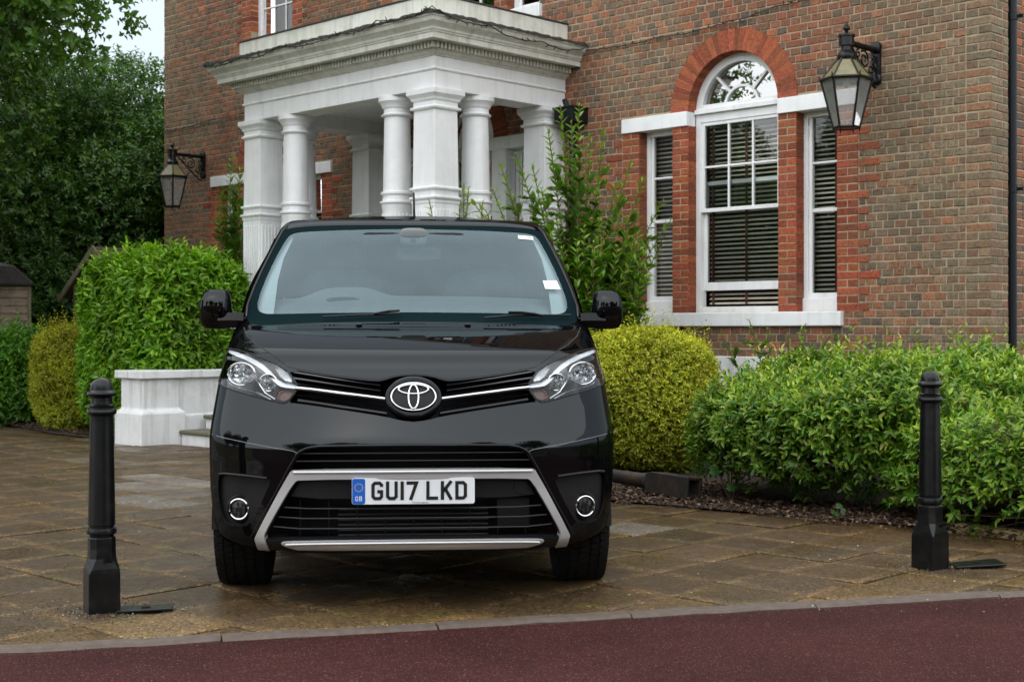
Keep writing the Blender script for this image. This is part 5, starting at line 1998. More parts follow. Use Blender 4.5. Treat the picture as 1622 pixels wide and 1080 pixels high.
m.tube([(0.004, ay, bz + 0.03), (0.003, ay + 0.01, bz + 0.10), (0.001, ay + 0.02, bz + 0.172)], [.0075, .0065, .0055], 10)
m.build('roof_aerial', M['blk_plastic'], van, smooth=True, angle=60)
for pth, hub in (([(62, 506.5), (40, 504), (0, 503.5), (-20, 501.5), (-62, 508.5)], None), ([(247, 502.5), (200, 504), (165, 503.5), (140, 506), (112, 509.5)], None)):
    # measured on the near half of the screen; x is mirrored to the picture's side below
    pass
wp = empty('wiper', parent=van)
bar('wiper_blade', [(-142, 507.5), (-90, 505.0), (-40, 503.5), (-22, 502.5)], 0.0045, 0.006, M['blk_plastic'], wp, off=0.02)
bar('wiper_arm', [(-22, 501.5), (-40, 502.5), (-62, 507)], 0.006, 0.007, M['blk_gloss'], wp, off=0.034)
wp = empty('wiper', parent=van)
bar('wiper_blade', [(248, 504), (205, 504.2), (160, 505), (112, 509.5)], 0.005, 0.006, M['blk_plastic'], wp, off=0.02)
bar('wiper_arm', [(150, 504), (170, 504.2), (190, 506.5), (205, 510)], 0.007, 0.007, M['blk_gloss'], wp, off=0.034)
for h in (-86, 86):
    m = MB()
    m.rbox(surf_path([(h, 516), (h + 1, 516)], 0.004)[0], (0.016, 0.012, 0.007), 3, 12, 8)
    m.build('washer_jet', M['blk_gloss'], van, smooth=True)

# ---- cabin seen through the screen
cab = empty('cabin', parent=van)
m = MB()
rows = []
for y, zb in ((1.00, 1.262), (1.12, 1.302), (1.25, 1.345), (1.38, 1.378), (1.48, 1.392), (1.53, 1.385), (1.56, 1.30), (1.57, 0.9)):
    row = []
    for x in np.linspace(-0.80, 0.80, 41):
        hump = 0.05 * math.exp(-((x + 0.36) / 0.19) ** 4) * (1 if 1.2 < y < 1.56 else 0) * min(1, (y - 1.2) / 0.2)
        zz = zb - 0.02 * (abs(x) / 0.8) ** 2
        yy = y + float(Fq(np.array(min(0.97, abs(x) / float(WF(zz)))), np.array(zz)) - Y0(zz)) + (0.03 if y < 1.1 else 0.0)
        row.append((x * 0.985, yy, zz + hump))
    rows.append(row)
m.loft(rows, close=False, cap=False)
m.build('dashboard', M['dash'], cab, smooth=True, angle=50)
m = MB()
m.loft([ell(.088, .016, 0, 24, -.36, 1.365)], True, True)
o = m.build('display_cover', M['cabin'], cab)
o.data.transform(Matrix.Translation((0, 1.28, 0)))
for sg in (-1, 1):
    S = lambda pts: [(sg * a, b) for a, b in pts]
    panel('pillar_trim', dm(S([(203, 374), (199, 372), (188, 372), (206, 410), (215, 445), (222, 500), (246, 500), (252, 478), (238, 440), (221, 405)])), M['trim'], cab, back=0.05, du=0.05, dz=0.04)
    m = MB()
    sx = sg * 0.40
    m.rbox((sx, 2.05, 1.22), (0.25, 0.09, 0.34), 4)
    m.rbox((sx, 2.10, 1.63), (0.13, 0.06, 0.10), 3)
    m.build('seat', M['cabin'], cab, smooth=True)
    m = MB()
    p = surf_path(S([(20, 372), (78, 372)]), back=0.030)
    m.rbox((sg * 0.175, p[0].y, p[0].z - 0.012), (0.105, 0.02, 0.026), 5)
    m.build('sun_visor', M['void'], cab, smooth=True)
m = MB()
p = surf_path([(0, 375), (1, 375)], back=0.05)
m.rbox((0, p[0].y, p[0].z), (0.075, 0.04, 0.05), 4)
m.build('sensor_box', M['sensor'], cab, smooth=True)
m = MB()
m.rbox((0, p[0].y - 0.035, p[0].z - 0.02), (0.018, 0.012, 0.012), 2)
m.build('sensor_eye', M['void'], cab, smooth=True)
m = MB()
m.rbox((0.03, p[0].y + 0.12, p[0].z - 0.085), (0.125, 0.02, 0.038), 4)
m.build('rear_view_mirror', M['dash'], cab, smooth=True)
m = MB()
m.box((-0.78, 2.6, 0.4), (0.78, 2.62, 1.8))
m.box((-0.78, 1.0, 0.36), (0.78, 2.59, 0.38))
m.build('cabin_shell', M['cabin'], cab)
panel('paper_slip', dm([(206, 444), (228, 444), (235, 458), (210, 457)], 6), M['paper'], van, off=0.0005)
panel('screen_label', dm([(166, 372), (190, 374), (191, 379.5), (167, 377.5)], 6), M['paper'], van, off=0.0005)
m = MB()
ph = surf_path([(169, 374.9), (188, 376.6)], off=0.0016, step=2.0)
for i in range(len(ph) - 1):
    a, b = ph[i], ph[i + 1]
    m.tube([a, a.lerp(b, 0.6)], 0.0022, 4)
m.build('label_print', M['cabin'], van)

# ---- wheels
def wheel(x, y, sg):
    w = empty('wheel', (x, y, 0.335), parent=van)
    m = MB()
    n = 72
    hw2 = 0.1175
    prof = [(-hw2 + .012, .215), (-hw2, .245), (-hw2 - .004, .285), (-hw2 + .004, .312), (-hw2 + .022, .330), (-hw2 + .05, .3345), (0, .336), (hw2 - .05, .3345), (hw2 - .022, .330), (hw2 - .004, .312), (hw2 + .004, .285), (hw2, .245), (hw2 - .012, .215)]
    rings = [[(px_, r * math.cos(2 * math.pi * k / n), r * math.sin(2 * math.pi * k / n)) for k in range(n)] for px_, r in prof]
    m.loft(rings, True, False)
    m.build('tyre', M['tyre'], w, smooth=True, angle=50)
    t = MB()
    for row, (x0, x1) in enumerate(((-.112, -.072), (-.064, -.030), (-.022, .022), (.030, .064), (.072, .112))):
        N = 60
        for k in range(N):
            a0, a1 = 2 * math.pi * (k + 0.08 + 0.3 * (row % 2)) / N, 2 * math.pi * (k + 0.90 + 0.3 * (row % 2)) / N
            rs = []
            for xx, a in ((x0, a0), (x1, a0 + (0.02 if row > 2 else -0.02)), (x1, a1 + (0.02 if row > 2 else -0.02)), (x0, a1)):
                drop = .008 * max(0, (abs(xx) - .07) / .042)
                rs.append((xx, a, .3415 - drop))
            v = [(xx, (r - .012) * math.cos(a), (r - .012) * math.sin(a)) for xx, a, r in rs] + [(xx, r * math.cos(a), r * math.sin(a)) for xx, a, r in rs]
            t.add(v, [(4, 5, 6, 7), (0, 1, 5, 4), (1, 2, 6, 5), (2, 3, 7, 6), (3, 0, 4, 7)])
    tag(t.build('tread_block', M['tyre'], w), kind='stuff')
    m = MB()
    rings = [[(sg * px_, r * math.cos(2 * math.pi * k / 40), r * math.sin(2 * math.pi * k / 40)) for k in range(40)] for px_, r in ((-.09, .212), (.085, .214), (.098, .205), (.07, .190), (.055, .06), (.07, .045), (.07, .005))]
    m.loft(rings, True, True)
    m.build('rim', M['alloy'], w, smooth=True, angle=40)
    m = MB()
    m.loft([[(sg * px_, r * math.cos(2 * math.pi * k / 30), r * math.sin(2 * math.pi * k / 30)) for k in range(30)] for px_, r in ((-.13, .03), (-.095, .13), (-.088, .13))], True, True)
    m.build('brake_disc', M['disc'], w, smooth=True, angle=40)


for sg in (-1, 1):
    wheel(sg * 0.80, AX, sg)
    wheel(sg * 0.80, YR, sg)
    m = MB()
    m.box((sg * 0.61 - 0.05, 0.36, 0.232), (sg * 0.61 + 0.05, 0.38, 0.30))
    m.build('air_deflector', M['blk_plastic'], van, bevel=0.006)

# ------------------------------------------------------------------ street furniture: bollards
def octa(h, ch, z):
    """square of half side h with corners cut by ch"""
    c = min(ch, h * 0.999)
    return [(h, -h + c, z), (h, h - c, z), (h - c, h, z), (-h + c, h, z), (-h, h - c, z), (-h, -h + c, z), (-h + c, -h, z), (h - c, -h, z)]


def bollard(loc, rz, label, flap, group='black cast bollards along the kerb'):
    t = tag(empty('bollard', loc, R(rz)), label, 'bollard', group)
    m = MB()
    m.loft([octa(.0665, .002, -0.04), octa(.0665, .002, .140), octa(.0665, .004, .172), octa(.065, .011, .188), octa(.0555, .022, .232), octa(.054, .023, .27), octa(.054, .023, .318), octa(.050, .020, .322)])
    m.build('base', M['iron'], t, bevel=0.004)
    m = MB()
    m.lathe([(.050, .320), (.052, .330), (.062, .335), (.064, .345), (.060, .358), (.053, .362), (.053, .368), (.0575, .373), (.0570, .40), (.0495, .80), (.049, .835), (.0495, .842), (.060, .848), (.063, .858), (.060, .868), (.051, .872), (.0505, .880), (.0525, .886), (.0455, .893), (.0440, .91), (.0440, .928), (.052, .934), (.0605, .940), (.0625, .950), (.060, .958), (.050, .964), (.0475, .968), (.0465, .985), (.043, 1.005), (.034, 1.022), (.020, 1.032), (.004, 1.035)], 48)
    for i in range(len(m.v)):
        x, y, z = m.v[i]
        if z > 0.88: m.v[i] = (x, y, 0.88 + (z - 0.88) * 0.80)
    m.build('shaft', M['iron'], t, smooth=True, angle=32)
    if flap:
        m = MB()
        m.tube([(0.008, -.052, .225), (0.008, -.066, .225)], .011, 10)
        m.tube([(0.028, -.052, .229), (0.028, -.073, .229)], .010, 6)
        m.build('lock_bolt', M['iron'], t, smooth=True, angle=40)
        m = MB()
        (a, b, c, d), tilt = flap
        m.loft([[(x, y, z) for x, y, z in (a, b, c, d)], [(x, y, z + 0.010) for x, y, z in (a, b, c, d)]])
        m.build('ground_flap', M['iron'], t, bevel=0.003)
        m = MB()
        mid = [(a[i] + b[i] + c[i] + d[i]) / 4 for i in range(3)]
        m.lathe([(.002, .008), (.020, .008), (.020, .014), (.014, .014), (.014, .0125), (.002, .0125)], 16, (mid[0], mid[1], mid[2]))
        m.build('lifting_ring', M['iron'], t)
    return t


# flap corners are given in the bollard's own frame, turned with it
bollard((-1.768, 5.985, 0), 27, 'black cast iron bollard on the paving at the far left, by the kerb', (((.04, -.105, .004), (.26, -.185, .012), (.30, -.05, .006), (.08, .0, .003)), 0))
bollard((2.130, 7.075, 0), 38, 'black cast iron bollard on the right in front of the hedge', (((.07, -.11, .003), (.31, -.24, .010), (.39, -.12, .016), (.14, .0, .004)), 0))
# the one that lies uprooted on the soil: square hollow foot towards the kerb
fb = tag(empty('fallen_bollard', (0, 0, 0)), 'rusty old bollard lying on the bark mulch under the yellow shrub', 'bollard')
m = MB()
o_, i_ = .078, .056
m.loft([[(-i_, -i_, .10), (i_, -i_, .10), (i_, i_, .10), (-i_, i_, .10)], [(-i_, -i_, 0), (i_, -i_, 0), (i_, i_, 0), (-i_, i_, 0)], [(-o_, -o_, 0), (o_, -o_, 0), (o_, o_, 0), (-o_, o_, 0)], [(-o_, -o_, .36), (o_, -o_, .36), (o_, o_, .36), (-o_, o_, .36)],
        [(-.060, -.060, .43), (.060, -.060, .43), (.060, .060, .43), (-.060, .060, .43)]])
base = m.build('base', M['old_iron'], fb, bevel=0.006)
m = MB()
m.prism(rrect(-.028, .028, .06, .16, .026), 1, .0785, .0805)
slot = m.build('slot', M['void'], fb)
m = MB()
m.lathe([(.05, .435), (.064, .445), (.064, .46), (.056, .47), (.055, .50), (.048, .85), (.06, .86), (.06, .88), (.045, .90), (.045, .93), (.06, .945), (.047, .97), (.03, 1.01), (.004, 1.02)], 32)
m.build('shaft', M['old_iron'], fb, smooth=True, angle=32)
zax = Vector((-0.64, 0.76, 0.03)).normalized()
yax = Vector((0.12, 0.0, 0.99))
yax = (yax - zax * yax.dot(zax)).normalized()
xax = yax.cross(zax)
fb.matrix_world = Matrix(((xax.x, yax.x, zax.x, 1.285), (xax.y, yax.y, zax.y, 9.78), (xax.z, yax.z, zax.z, 0.10), (0, 0, 0, 1)))

# ------------------------------------------------------------------ sheds behind the left-hand shrubs
sh = tag(empty('shed', (-7.45, 19.0, 0), R(21)), 'small brown weatherboard shed with dark felt roof at the left edge', 'shed')
for k in range(17):
    z = 0.06 + k * 0.108
    m = MB()
    j = random.uniform(-.004, .004)
    m.add([(-.80, -.012, z), (.78, -.012, z + j), (.78, -.030, z + j), (-.80, -.030, z), (-.80, -.002, z + .112), (.78, -.002, z + .112 + j), (.78, -.010, z + .112 + j), (-.80, -.010, z + .112)], [(0, 1, 2, 3), (7, 6, 5, 4), (3, 2, 6, 7), (1, 0, 4, 5), (2, 1, 5, 6), (0, 3, 7, 4)])
    m.build('plank', M['plank'], sh)
m = MB()
m.box((-.80, 0, 0), (.78, 1.6, 1.88))
m.build('shed_body', M['plank'], sh)
m = MB()
m.box((.782, -.035, 0.02), (.825, 0.02, 1.90))
m.build('corner_post', M['barge'], sh, bevel=0.005)
m = MB()
m.loft([[(-.95, -.10, 1.84), (.86, -.10, 1.84), (.86, 1.7, 1.84), (-.95, 1.7, 1.84)], [(-.95, -.10, 1.88), (.86, -.10, 1.88), (.86, 1.7, 1.88), (-.95, 1.7, 1.88)], [(-.5, .0, 2.12), (.60, .0, 2.12), (.60, 1.4, 2.12), (-.5, 1.4, 2.12)], [(-.4, .5, 2.19), (.4, .5, 2.19), (.4, 1.1, 2.19), (-.4, 1.1, 2.19)]])
m.build('roof', M['felt'], sh, bevel=0.02)

sh2 = tag(empty('shed', (-6.0, 20.2, 0), R(-38)), 'brown weatherboard shed with pitched mossy roof half hidden by the green hedge', 'shed')
for k in range(22):
    z = 0.06 + k * 0.10
    wd = 0.62 if z < 1.78 else max(0.04, 0.62 * (1 - (z - 1.78) / 0.55))
    m = MB()
    m.box((-wd, -.02, z), (wd, -.004, z + .094))
    m.build('plank', M['plank'], sh2)
m = MB()
m.prism([(-.62, 0), (.62, 0), (.62, 1.80), (0, 2.33), (-.62, 1.80)], 1, 0.0, 2.2)
m.build('shed_body', M['plank'], sh2)
for sg in (-1, 1):
    m = MB()
    m.prism([(sg * .80, 1.70), (0, 2.40), (0, 2.44), (sg * .83, 1.72)], 1, -.10, 2.3)
    m.build('roof_slope', M['moss_roof'], sh2)
    m = MB()
    m.prism([(sg * .82, 1.635), (0, 2.345), (0, 2.455), (sg * .86, 1.70)], 1, -.135, -.101)
    m.build('barge_board', M['barge'], sh2)


# ------------------------------------------------------------------ foliage
def norm(a): return a / (np.linalg.norm(a, axis=-1, keepdims=True) + 1e-9)


def leaf_mesh(name, mat, parent, base, d, up, L, Wd, col, fold=0.25, curl=0.15, simple=False):
    """leaves as real folded blades: base point, direction, rough upward normal, length, width, colour (arrays)"""
    n = len(base)
    d = norm(d)
    side = norm(np.cross(d, up))
    nr = np.cross(side, d)
    L, Wd = L[:, None], Wd[:, None]
    if simple:
        V = np.stack([base, base + d * L * .45 + side * Wd * .5 + nr * Wd * fold, base + d * L - nr * L * curl, base + d * L * .45 - side * Wd * .5 + nr * Wd * fold], 1)
        F = np.array([[0, 1, 2], [0, 2, 3]])
    else:
        V = np.stack([base, base + d * L * .30 + side * Wd * .46 + nr * Wd * fold, base + d * L * .68 + side * Wd * .36 + nr * (Wd * fold * .8 - L * curl * .4),
                      base + d * L - nr * L * curl, base + d * L * .68 - side * Wd * .36 + nr * (Wd * fold * .8 - L * curl * .4), base + d * L * .30 - side * Wd * .46 + nr * Wd * fold,
                      base + d * L * .5 - nr * L * curl * .25], 1)
        F = np.array([[0, 1, 6], [1, 2, 6], [2, 3, 6], [3, 4, 6], [4, 5, 6], [5, 0, 6]])
    k, nf = V.shape[1], len(F)
    me = bpy.data.meshes.new(name)
    me.vertices.add(n * k)
    me.vertices.foreach_set('co', V.reshape(-1).astype(np.float32))
    idx = (np.arange(n)[:, None, None] * k + F[None]).reshape(-1).astype(np.int32)
    me.loops.add(len(idx))
    me.loops.foreach_set('vertex_index', idx)
    me.polygons.add(n * nf)
    me.polygons.foreach_set('loop_start', np.arange(0, len(idx), 3, dtype=np.int32))
    me.update(calc_edges=True)
    me.validate()
    me.materials.append(mat)
    a = me.attributes.new('tint', 'FLOAT_COLOR', 'POINT')
    c4 = np.concatenate([col, np.ones((n, 1))], 1)
    a.data.foreach_set('color', np.repeat(c4, k, 0).astype(np.float32).ravel())
    me.shade_smooth() if not simple else None
    o = bpy.data.objects.new(name, me)
    tag(o, kind='stuff')
    return link(o, parent)


def stem_mesh(name, mat, parent, A, B, r0, r1, bow=0.0):
    """many thin three-sided stems from A to B"""
    n = len(A)
    d = norm(B - A)
    ref = np.where(np.abs(d[:, 2:3]) > .9, np.array([[1., 0, 0]]), np.array([[0, 0, 1.]]))
    s = norm(np.cross(d, ref))
    t = np.cross(s, d)
    rings = []
    mid = (A + B) / 2 + s * bow * rng.normal(size=(n, 1)) + t * bow * rng.normal(size=(n, 1))
    for P, r in ((A, r0), (mid, (r0 + r1) / 2), (B, r1)):
        for k in range(3):
            a = 2 * math.pi * k / 3
            rings.append(P + (s * math.cos(a) + t * math.sin(a)) * r)
    V = np.stack(rings, 1)
    F = []
    for l in range(2):
        for k in range(3):
            F.append([l * 3 + k, l * 3 + (k + 1) % 3, l * 3 + 3 + (k + 1) % 3, l * 3 + 3 + k])
    F = np.array(F)
    me = bpy.data.meshes.new(name)
    me.vertices.add(n * 9)
    me.vertices.foreach_set('co', V.reshape(-1).astype(np.float32))
    idx = (np.arange(n)[:, None, None] * 9 + F[None]).reshape(-1).astype(np.int32)
    me.loops.add(len(idx))
    me.loops.foreach_set('vertex_index', idx)
    me.polygons.add(n * 6)
    me.polygons.foreach_set('loop_start', np.arange(0, len(idx), 4, dtype=np.int32))
    me.update(calc_edges=True)
    me.validate()
    me.materials.append(mat)
    o = bpy.data.objects.new(name, me)
    tag(o, kind='stuff')
    return link(o, parent)


def lumps(p, f, seed, n=6):
    r = np.random.default_rng(seed)
    out = np.zeros(len(p))
    for _ in range(n):
        k = r.normal(size=3) * f
        out += np.sin(p @ k + r.uniform(0, 6.28))
    return out / n


def colours(n, base, var=0.25, alt=None, alt_p=0.0, hue=0.15):
    b = np.array(base)
    c = b[None] * rng.uniform(1 - var, 1 + var, (n, 1)) * rng.uniform(1 - hue, 1 + hue, (n, 3))
    if alt is not None:
        m = rng.random(n) < alt_p
        c[m] = np.array(alt) * rng.uniform(.8, 1.2, (m.sum(), 1))
    return c


def box_surface(n, half, e=4.0, seed=1, amp=0.1, f=4.0, zmin=-1.0):
    """points on a lumpy rounded box (centre 0) with outward normals"""
    u = norm(rng.normal(size=(n * 2, 3)))
    u = u[u[:, 2] > zmin][:n]
    r = (np.abs(u) ** e).sum(1) ** (-1 / e)
    # even out: weight to the box faces by rejecting is not needed for shrubs
    p = u * r[:, None]
    nr = norm(np.sign(p) * np.abs(p) ** (e - 1) / np.array(half))
    p = p * np.array(half)
    l = lumps(p, f, seed) + 0.5 * lumps(p, f * 2.7, seed + 9)
    return p + nr * (l * amp)[:, None], nr, l


def shoots(P, D, Ls, k, leafL, leafW, spread=0.9, whorl=2.4, start=0.25):
    """k leaves up each shoot: returns base, direction, up, length, width, position along the shoot"""
    n = len(P)
    D = norm(D)
    ref = np.where(np.abs(D[:, 2:3]) > .9, np.array([[1., 0, 0]]), np.array([[0, 0, 1.]]))
    s = norm(np.cross(D, ref))
    t = np.cross(s, D)
    B, DD, UP, LL, WW, TT = [], [], [], [], [], []
    ph = rng.uniform(0, 6.28, n)
    for i in range(k):
        f = start + (1 - start) * i / max(1, k - 1)
        a = ph + whorl * i + rng.normal(0, .3, n)
        rad = s * np.cos(a)[:, None] + t * np.sin(a)[:, None]
        sp = spread * (1 - .45 * (i == k - 1)) * rng.uniform(.7, 1.3, (n, 1))
        dirv = norm(D * 1.0 + rad * sp * 1.4 + rng.normal(0, .2, (n, 3)))
        B.append(P + D * (Ls * f)[:, None])
        DD.append(dirv)
        UP.append(norm(D * .8 - rad * .3 + np.array([0, 0, .5])))
        sz = rng.uniform(.7, 1.15, n) * (1 - .25 * (i == k - 1))
        LL.append(leafL * sz)
        WW.append(leafW * sz)
        TT.append(np.full(n, f))
    c = np.concatenate
    return c(B), c(DD), c(UP), c(LL), c(WW), c(TT)


def shrub(name, label, cat, loc, half, n, k, leafL, leafW, base, tip, seed, e=3.2, amp=0.09, f=4.0, rz=0.0, shoot=0.14, depth=0.35, upb=0.5, zmin=-0.95, group=None, extra=0, extra_len=0.3, twigs=0, simple=False, flat=0.0, rnd=0.45, alt=None, alt_p=0.0, dens=None):
    """clipped or loose shrub: leafy shoots in several depths on a lumpy body"""
    root = tag(empty(name, loc, rz), label, cat, group)
    c = np.array([0, 0, half[2]])
    p, nr, l = box_surface(n, half, e, seed, amp, f, zmin)
    n = len(p)
    if dens is not None:
        m = rng.random(n) < dens(p)
        p, nr, l = p[m], nr[m], l[m]
        n = len(p)
    dd = rng.exponential(depth * .35, n)
    dd = np.minimum(dd, depth) * min(half)
    Ls = shoot * rng.uniform(.6, 1.25, n)
    q = p - nr * (dd + Ls * .6)[:, None]
    D = nr * (1 - flat) + np.array([0, 0, upb]) + rng.normal(0, rnd, (n, 3))
    if extra:
        m = np.where(p[:, 2] > half[2] * .55)[0]
        m = rng.choice(m, min(extra, len(m)), False)
        Ls[m] *= 1 + rng.uniform(.5, 1.6, len(m)) * extra_len / shoot * .5
        D[m] = np.array([0, 0, 1]) + nr[m] * .35 + rng.normal(0, .2, (len(m), 3))
    B, DD, UP, LL, WW, TT = shoots(q + c, D, Ls, k, leafL, leafW)
    # nothing grows below the soil
    ok = B[:, 2] > 0.015
    col = colours(len(B), base, .28, alt, alt_p)
    col = col * np.clip(1 + .22 * np.tile(lumps(p, 5.0, seed + 77), k) * 2.6, .5, 1.5)[:, None]
    young = np.clip((TT - .55) / .45, 0, 1) * np.tile(rng.random(n) ** 1.5, k) * np.tile(np.clip(.55 + .6 * nr[:, 2], 0.1, 1), k)
    col = col * (1 - young[:, None]) + np.array(tip) * young[:, None] * rng.uniform(.85, 1.15, (len(B), 1))
    leaf_mesh('foliage', M['leaf'], root, B[ok], DD[ok], UP[ok], LL[ok], WW[ok], col[ok], simple=simple)
    if twigs:
        m = rng.choice(n, min(twigs, n), False)
        a = np.stack([q[m, 0] * .55, q[m, 1] * .55, np.maximum(-half[2] * .98, q[m, 2] * .6 - .25 * half[2])], 1) + c
        stem_mesh('branch', M['twig'], root, a, q[m] + c + norm(D[m]) * (Ls[m] * .8)[:, None], .006, .0025, .03)
    return root


# right: golden shrub by the van, loose green shrub and hedge along the bed
shrub('golden_shrub', 'rounded golden yellow shrub beside the van under the arched window', 'shrub', (1.10, 12.0, 0), (.68, .56, .60), 21000, 7, .032, .016, (.30, .34, .02), (.80, .75, .055), 3, e=2.8, amp=.075, f=5, shoot=.12, depth=.34, upb=.35, zmin=-.99, extra=260, extra_len=.22, simple=True, rnd=.5, twigs=900)
G1, G2 = (.078, .185, .015), (.42, .54, .05)
p = hw(-.38, 2.52)
shrub('green_shrub', 'loose bright green shrub with pale leaves between the golden shrub and the right bollard', 'shrub', (p.x, p.y, 0), (1.17, 1.28, .475), 10500, 8, .060, .026, G1, G2, 11, e=3.0, amp=.21, f=3.5, rz=H_ANG, shoot=.17, depth=.30, upb=.45, zmin=-.97, extra=200, extra_len=.2, twigs=2600, alt=(.34, .33, .12), alt_p=.03, dens=lambda p: np.clip(1.0 + 1.25 * p[:, 2] / .475, .12, 1))
p = hw(-3.0, 2.76)
shrub('hedge', 'broad green hedge with bare twigs showing low down, behind the right bollard', 'hedge', (p.x, p.y, 0), (2.05, 1.18, .355), 14500, 8, .060, .025, (.082, .19, .015), (.44, .56, .05), 12, e=4.5, amp=.18, f=3.0, rz=H_ANG, shoot=.17, depth=.32, upb=.5, zmin=-.97, extra=120, extra_len=.10, twigs=6000, alt=(.30, .30, .10), alt_p=.02, dens=lambda p: np.clip(1.05 + 1.3 * p[:, 2] / .355, .12, 1))
# left: laurel-like hedge behind the white wall, small golden one, low green one
p = hw(8.72, 2.85)
shrub('hedge', 'tall bright green clipped hedge behind the low white wall', 'hedge', (p.x, p.y, 0), (.90, .72, 1.01), 9500, 9, .105, .040, (.105, .245, .012), (.34, .58, .03), 21, e=5, amp=.06, f=3.5, rz=H_ANG, shoot=.17, depth=.26, upb=.35, zmin=-.97, extra=420, extra_len=.20, twigs=200)
shrub('golden_shrub', 'small golden green conifer-like shrub at the foot of the tall green hedge', 'shrub', (-5.32, 17.0, 0), (.56, .50, .63), 8500, 7, .040, .016, (.30, .34, .024), (.66, .60, .045), 31, e=2.6, amp=.07, f=4, shoot=.15, depth=.25, upb=.75, zmin=-.98, extra=260, extra_len=.25, simple=True, rnd=.35)
shrub('green_shrub', 'low green shrub at the far left edge in front of the small shed', 'shrub', (-7.1, 18.35, 0), (1.15, .75, .60), 5200, 8, .085, .036, (.075, .20, .018), (.2, .40, .04), 33, e=3, amp=.10, f=3.2, shoot=.17, depth=.3, upb=.45, zmin=-.97, extra=120, twigs=100)


# upright shoots in front of the portico
def fan_shrub(name, label, loc, tips, leafL, leafW, base, tip, pairs=13, low=None):
    root = tag(empty(name, loc), label, 'shrub')
    A, Bp, L_ = [], [], []
    B, DD, UP, LL, WW, TT = [], [], [], [], [], []
    for (dx, dy, h, bend) in tips:
        n = 22
        f = np.linspace(0, 1, n)
        x = dx * (f ** bend)
        y = dy * (f ** bend)
        z = h * f
        P = np.stack([x, y, z], 1) + np.array([random.uniform(-.12, .12), random.uniform(-.12, .12), 0]) * (1 - f)[:, None]
        A.append(P[:-1])
        Bp.append(P[1:])
        npair = int(h * pairs)
        az = random.uniform(0, 6.28)
        for i in range(npair):
            t = 0.30 + 0.70 * i / (npair - 1)
            j = t * (n - 1)
            a = int(min(j, n - 2))
            q = P[a] + (P[a + 1] - P[a]) * (j - a)
            d = norm(P[a + 1] - P[a])
            s = norm(np.cross(d, np.array([math.cos(az), math.sin(az), .2])))
            az += 1.57 + random.uniform(-.3, .3)
            for sg in (-1, 1):
                B.append(q)
                DD.append(d * random.uniform(.55, 1.1) + s * sg * random.uniform(.6, 1.0))
                UP.append(d + s * sg * -.3)
                k = random.uniform(.7, 1.2) * (0.45 if i == npair - 1 else 1)
                LL.append(leafL * k)
                WW.append(leafW * k)
                TT.append(t)
            # side twig with more leaves in the lower half
            if t < .85 and random.random() < .8:
                sd = norm(d * .6 + s * random.choice((-1, 1)) + np.random.default_rng(i).normal(0, .2, 3))
                ln = random.uniform(.12, .34) * (1.2 - t)
                A.append(np.array([q]))
                Bp.append(np.array([q + sd * ln]))
                for u in np.linspace(.25, 1, 7):
                    for sg in (-1, 1):
                        s2 = norm(np.cross(sd, np.array([0, sg, .7])))
                        B.append(q + sd * ln * u)
                        DD.append(sd * .8 + s2 * sg * .8 + np.array([0, 0, .2]))
                        UP.append(np.array([0, 0, 1.]) + sd * .3)
                        k = random.uniform(.7, 1.15)
                        LL.append(leafL * k)
                        WW.append(leafW * k)
                        TT.append(t * .7 + .2 * u)
    B, DD, UP, LL, WW, TT = [np.array(v) for v in (B, DD, UP, LL, WW, TT)]
    UP = norm(UP + 1e-4)
    col = colours(len(B), base, .25)
    yg = np.clip((TT - .55) / .45, 0, 1)[:, None] * rng.uniform(.4, 1, (len(B), 1))
    col = col * (1 - yg) + np.array(tip) * yg
    leaf_mesh('foliage', M['leaf'], root, B, DD, UP, LL, WW, col, fold=.18, curl=.12)
    A, Bp = np.concatenate(A), np.concatenate(Bp)
    stem_mesh('stem', M['twig'], root, A, Bp, .006, .005)
    return root


tips = []
for (x, y) in ((748, 318), (770, 335), (793, 262), (817, 245), (843, 262), (868, 205), (888, 172), (905, 195), (917, 168), (935, 215), (957, 200), (975, 290), (1000, 255), (1020, 282), (1050, 318), (1062, 350), (1048, 385), (1030, 440),
               (858, 300), (905, 280), (945, 300), (985, 340), (880, 340), (925, 360), (965, 390), (1000, 400), (840, 330), (1010, 340), (810, 320), (780, 300)):
    Y = 13.6 + random.uniform(-.45, .4)
    tips.append(((x - 811) / FPX * Y - .66, Y - 13.6, HC + (526 - y) / FPX * Y, random.uniform(1.1, 1.9)))
for _ in range(120):
    a = random.uniform(0, 6.28)
    r = random.uniform(.2, .92)
    tips.append((r * math.cos(a) - .02, r * math.sin(a) * .6 - .12, random.uniform(1.2, 2.45) - .3 * r, random.uniform(.8, 1.4)))
fan_shrub('tall_shrub', 'tall loose green shrub with upright leafy shoots in front of the portico', (.66, 13.6, 0), tips, .098, .038, (.075, .185, .018), (.24, .42, .04), pairs=13)
tips = []
for (x, y) in ((352, 300), (366, 250), (381, 268), (372, 300), (388, 330), (345, 340), (358, 345), (395, 360)):
    Y = 18.4 + random.uniform(-.2, .2)
    tips.append(((x - 811) / FPX * Y + 3.72, Y - 18.4, HC + (526 - y) / FPX * Y, random.uniform(1.2, 2)))
fan_shrub('young_shrub', 'thin young shrub with narrow leaves beside the left pillar of the portico', (-3.72, 18.4, 0), tips, .13, .03, (.075, .19, .02), (.24, .40, .04), pairs=15)
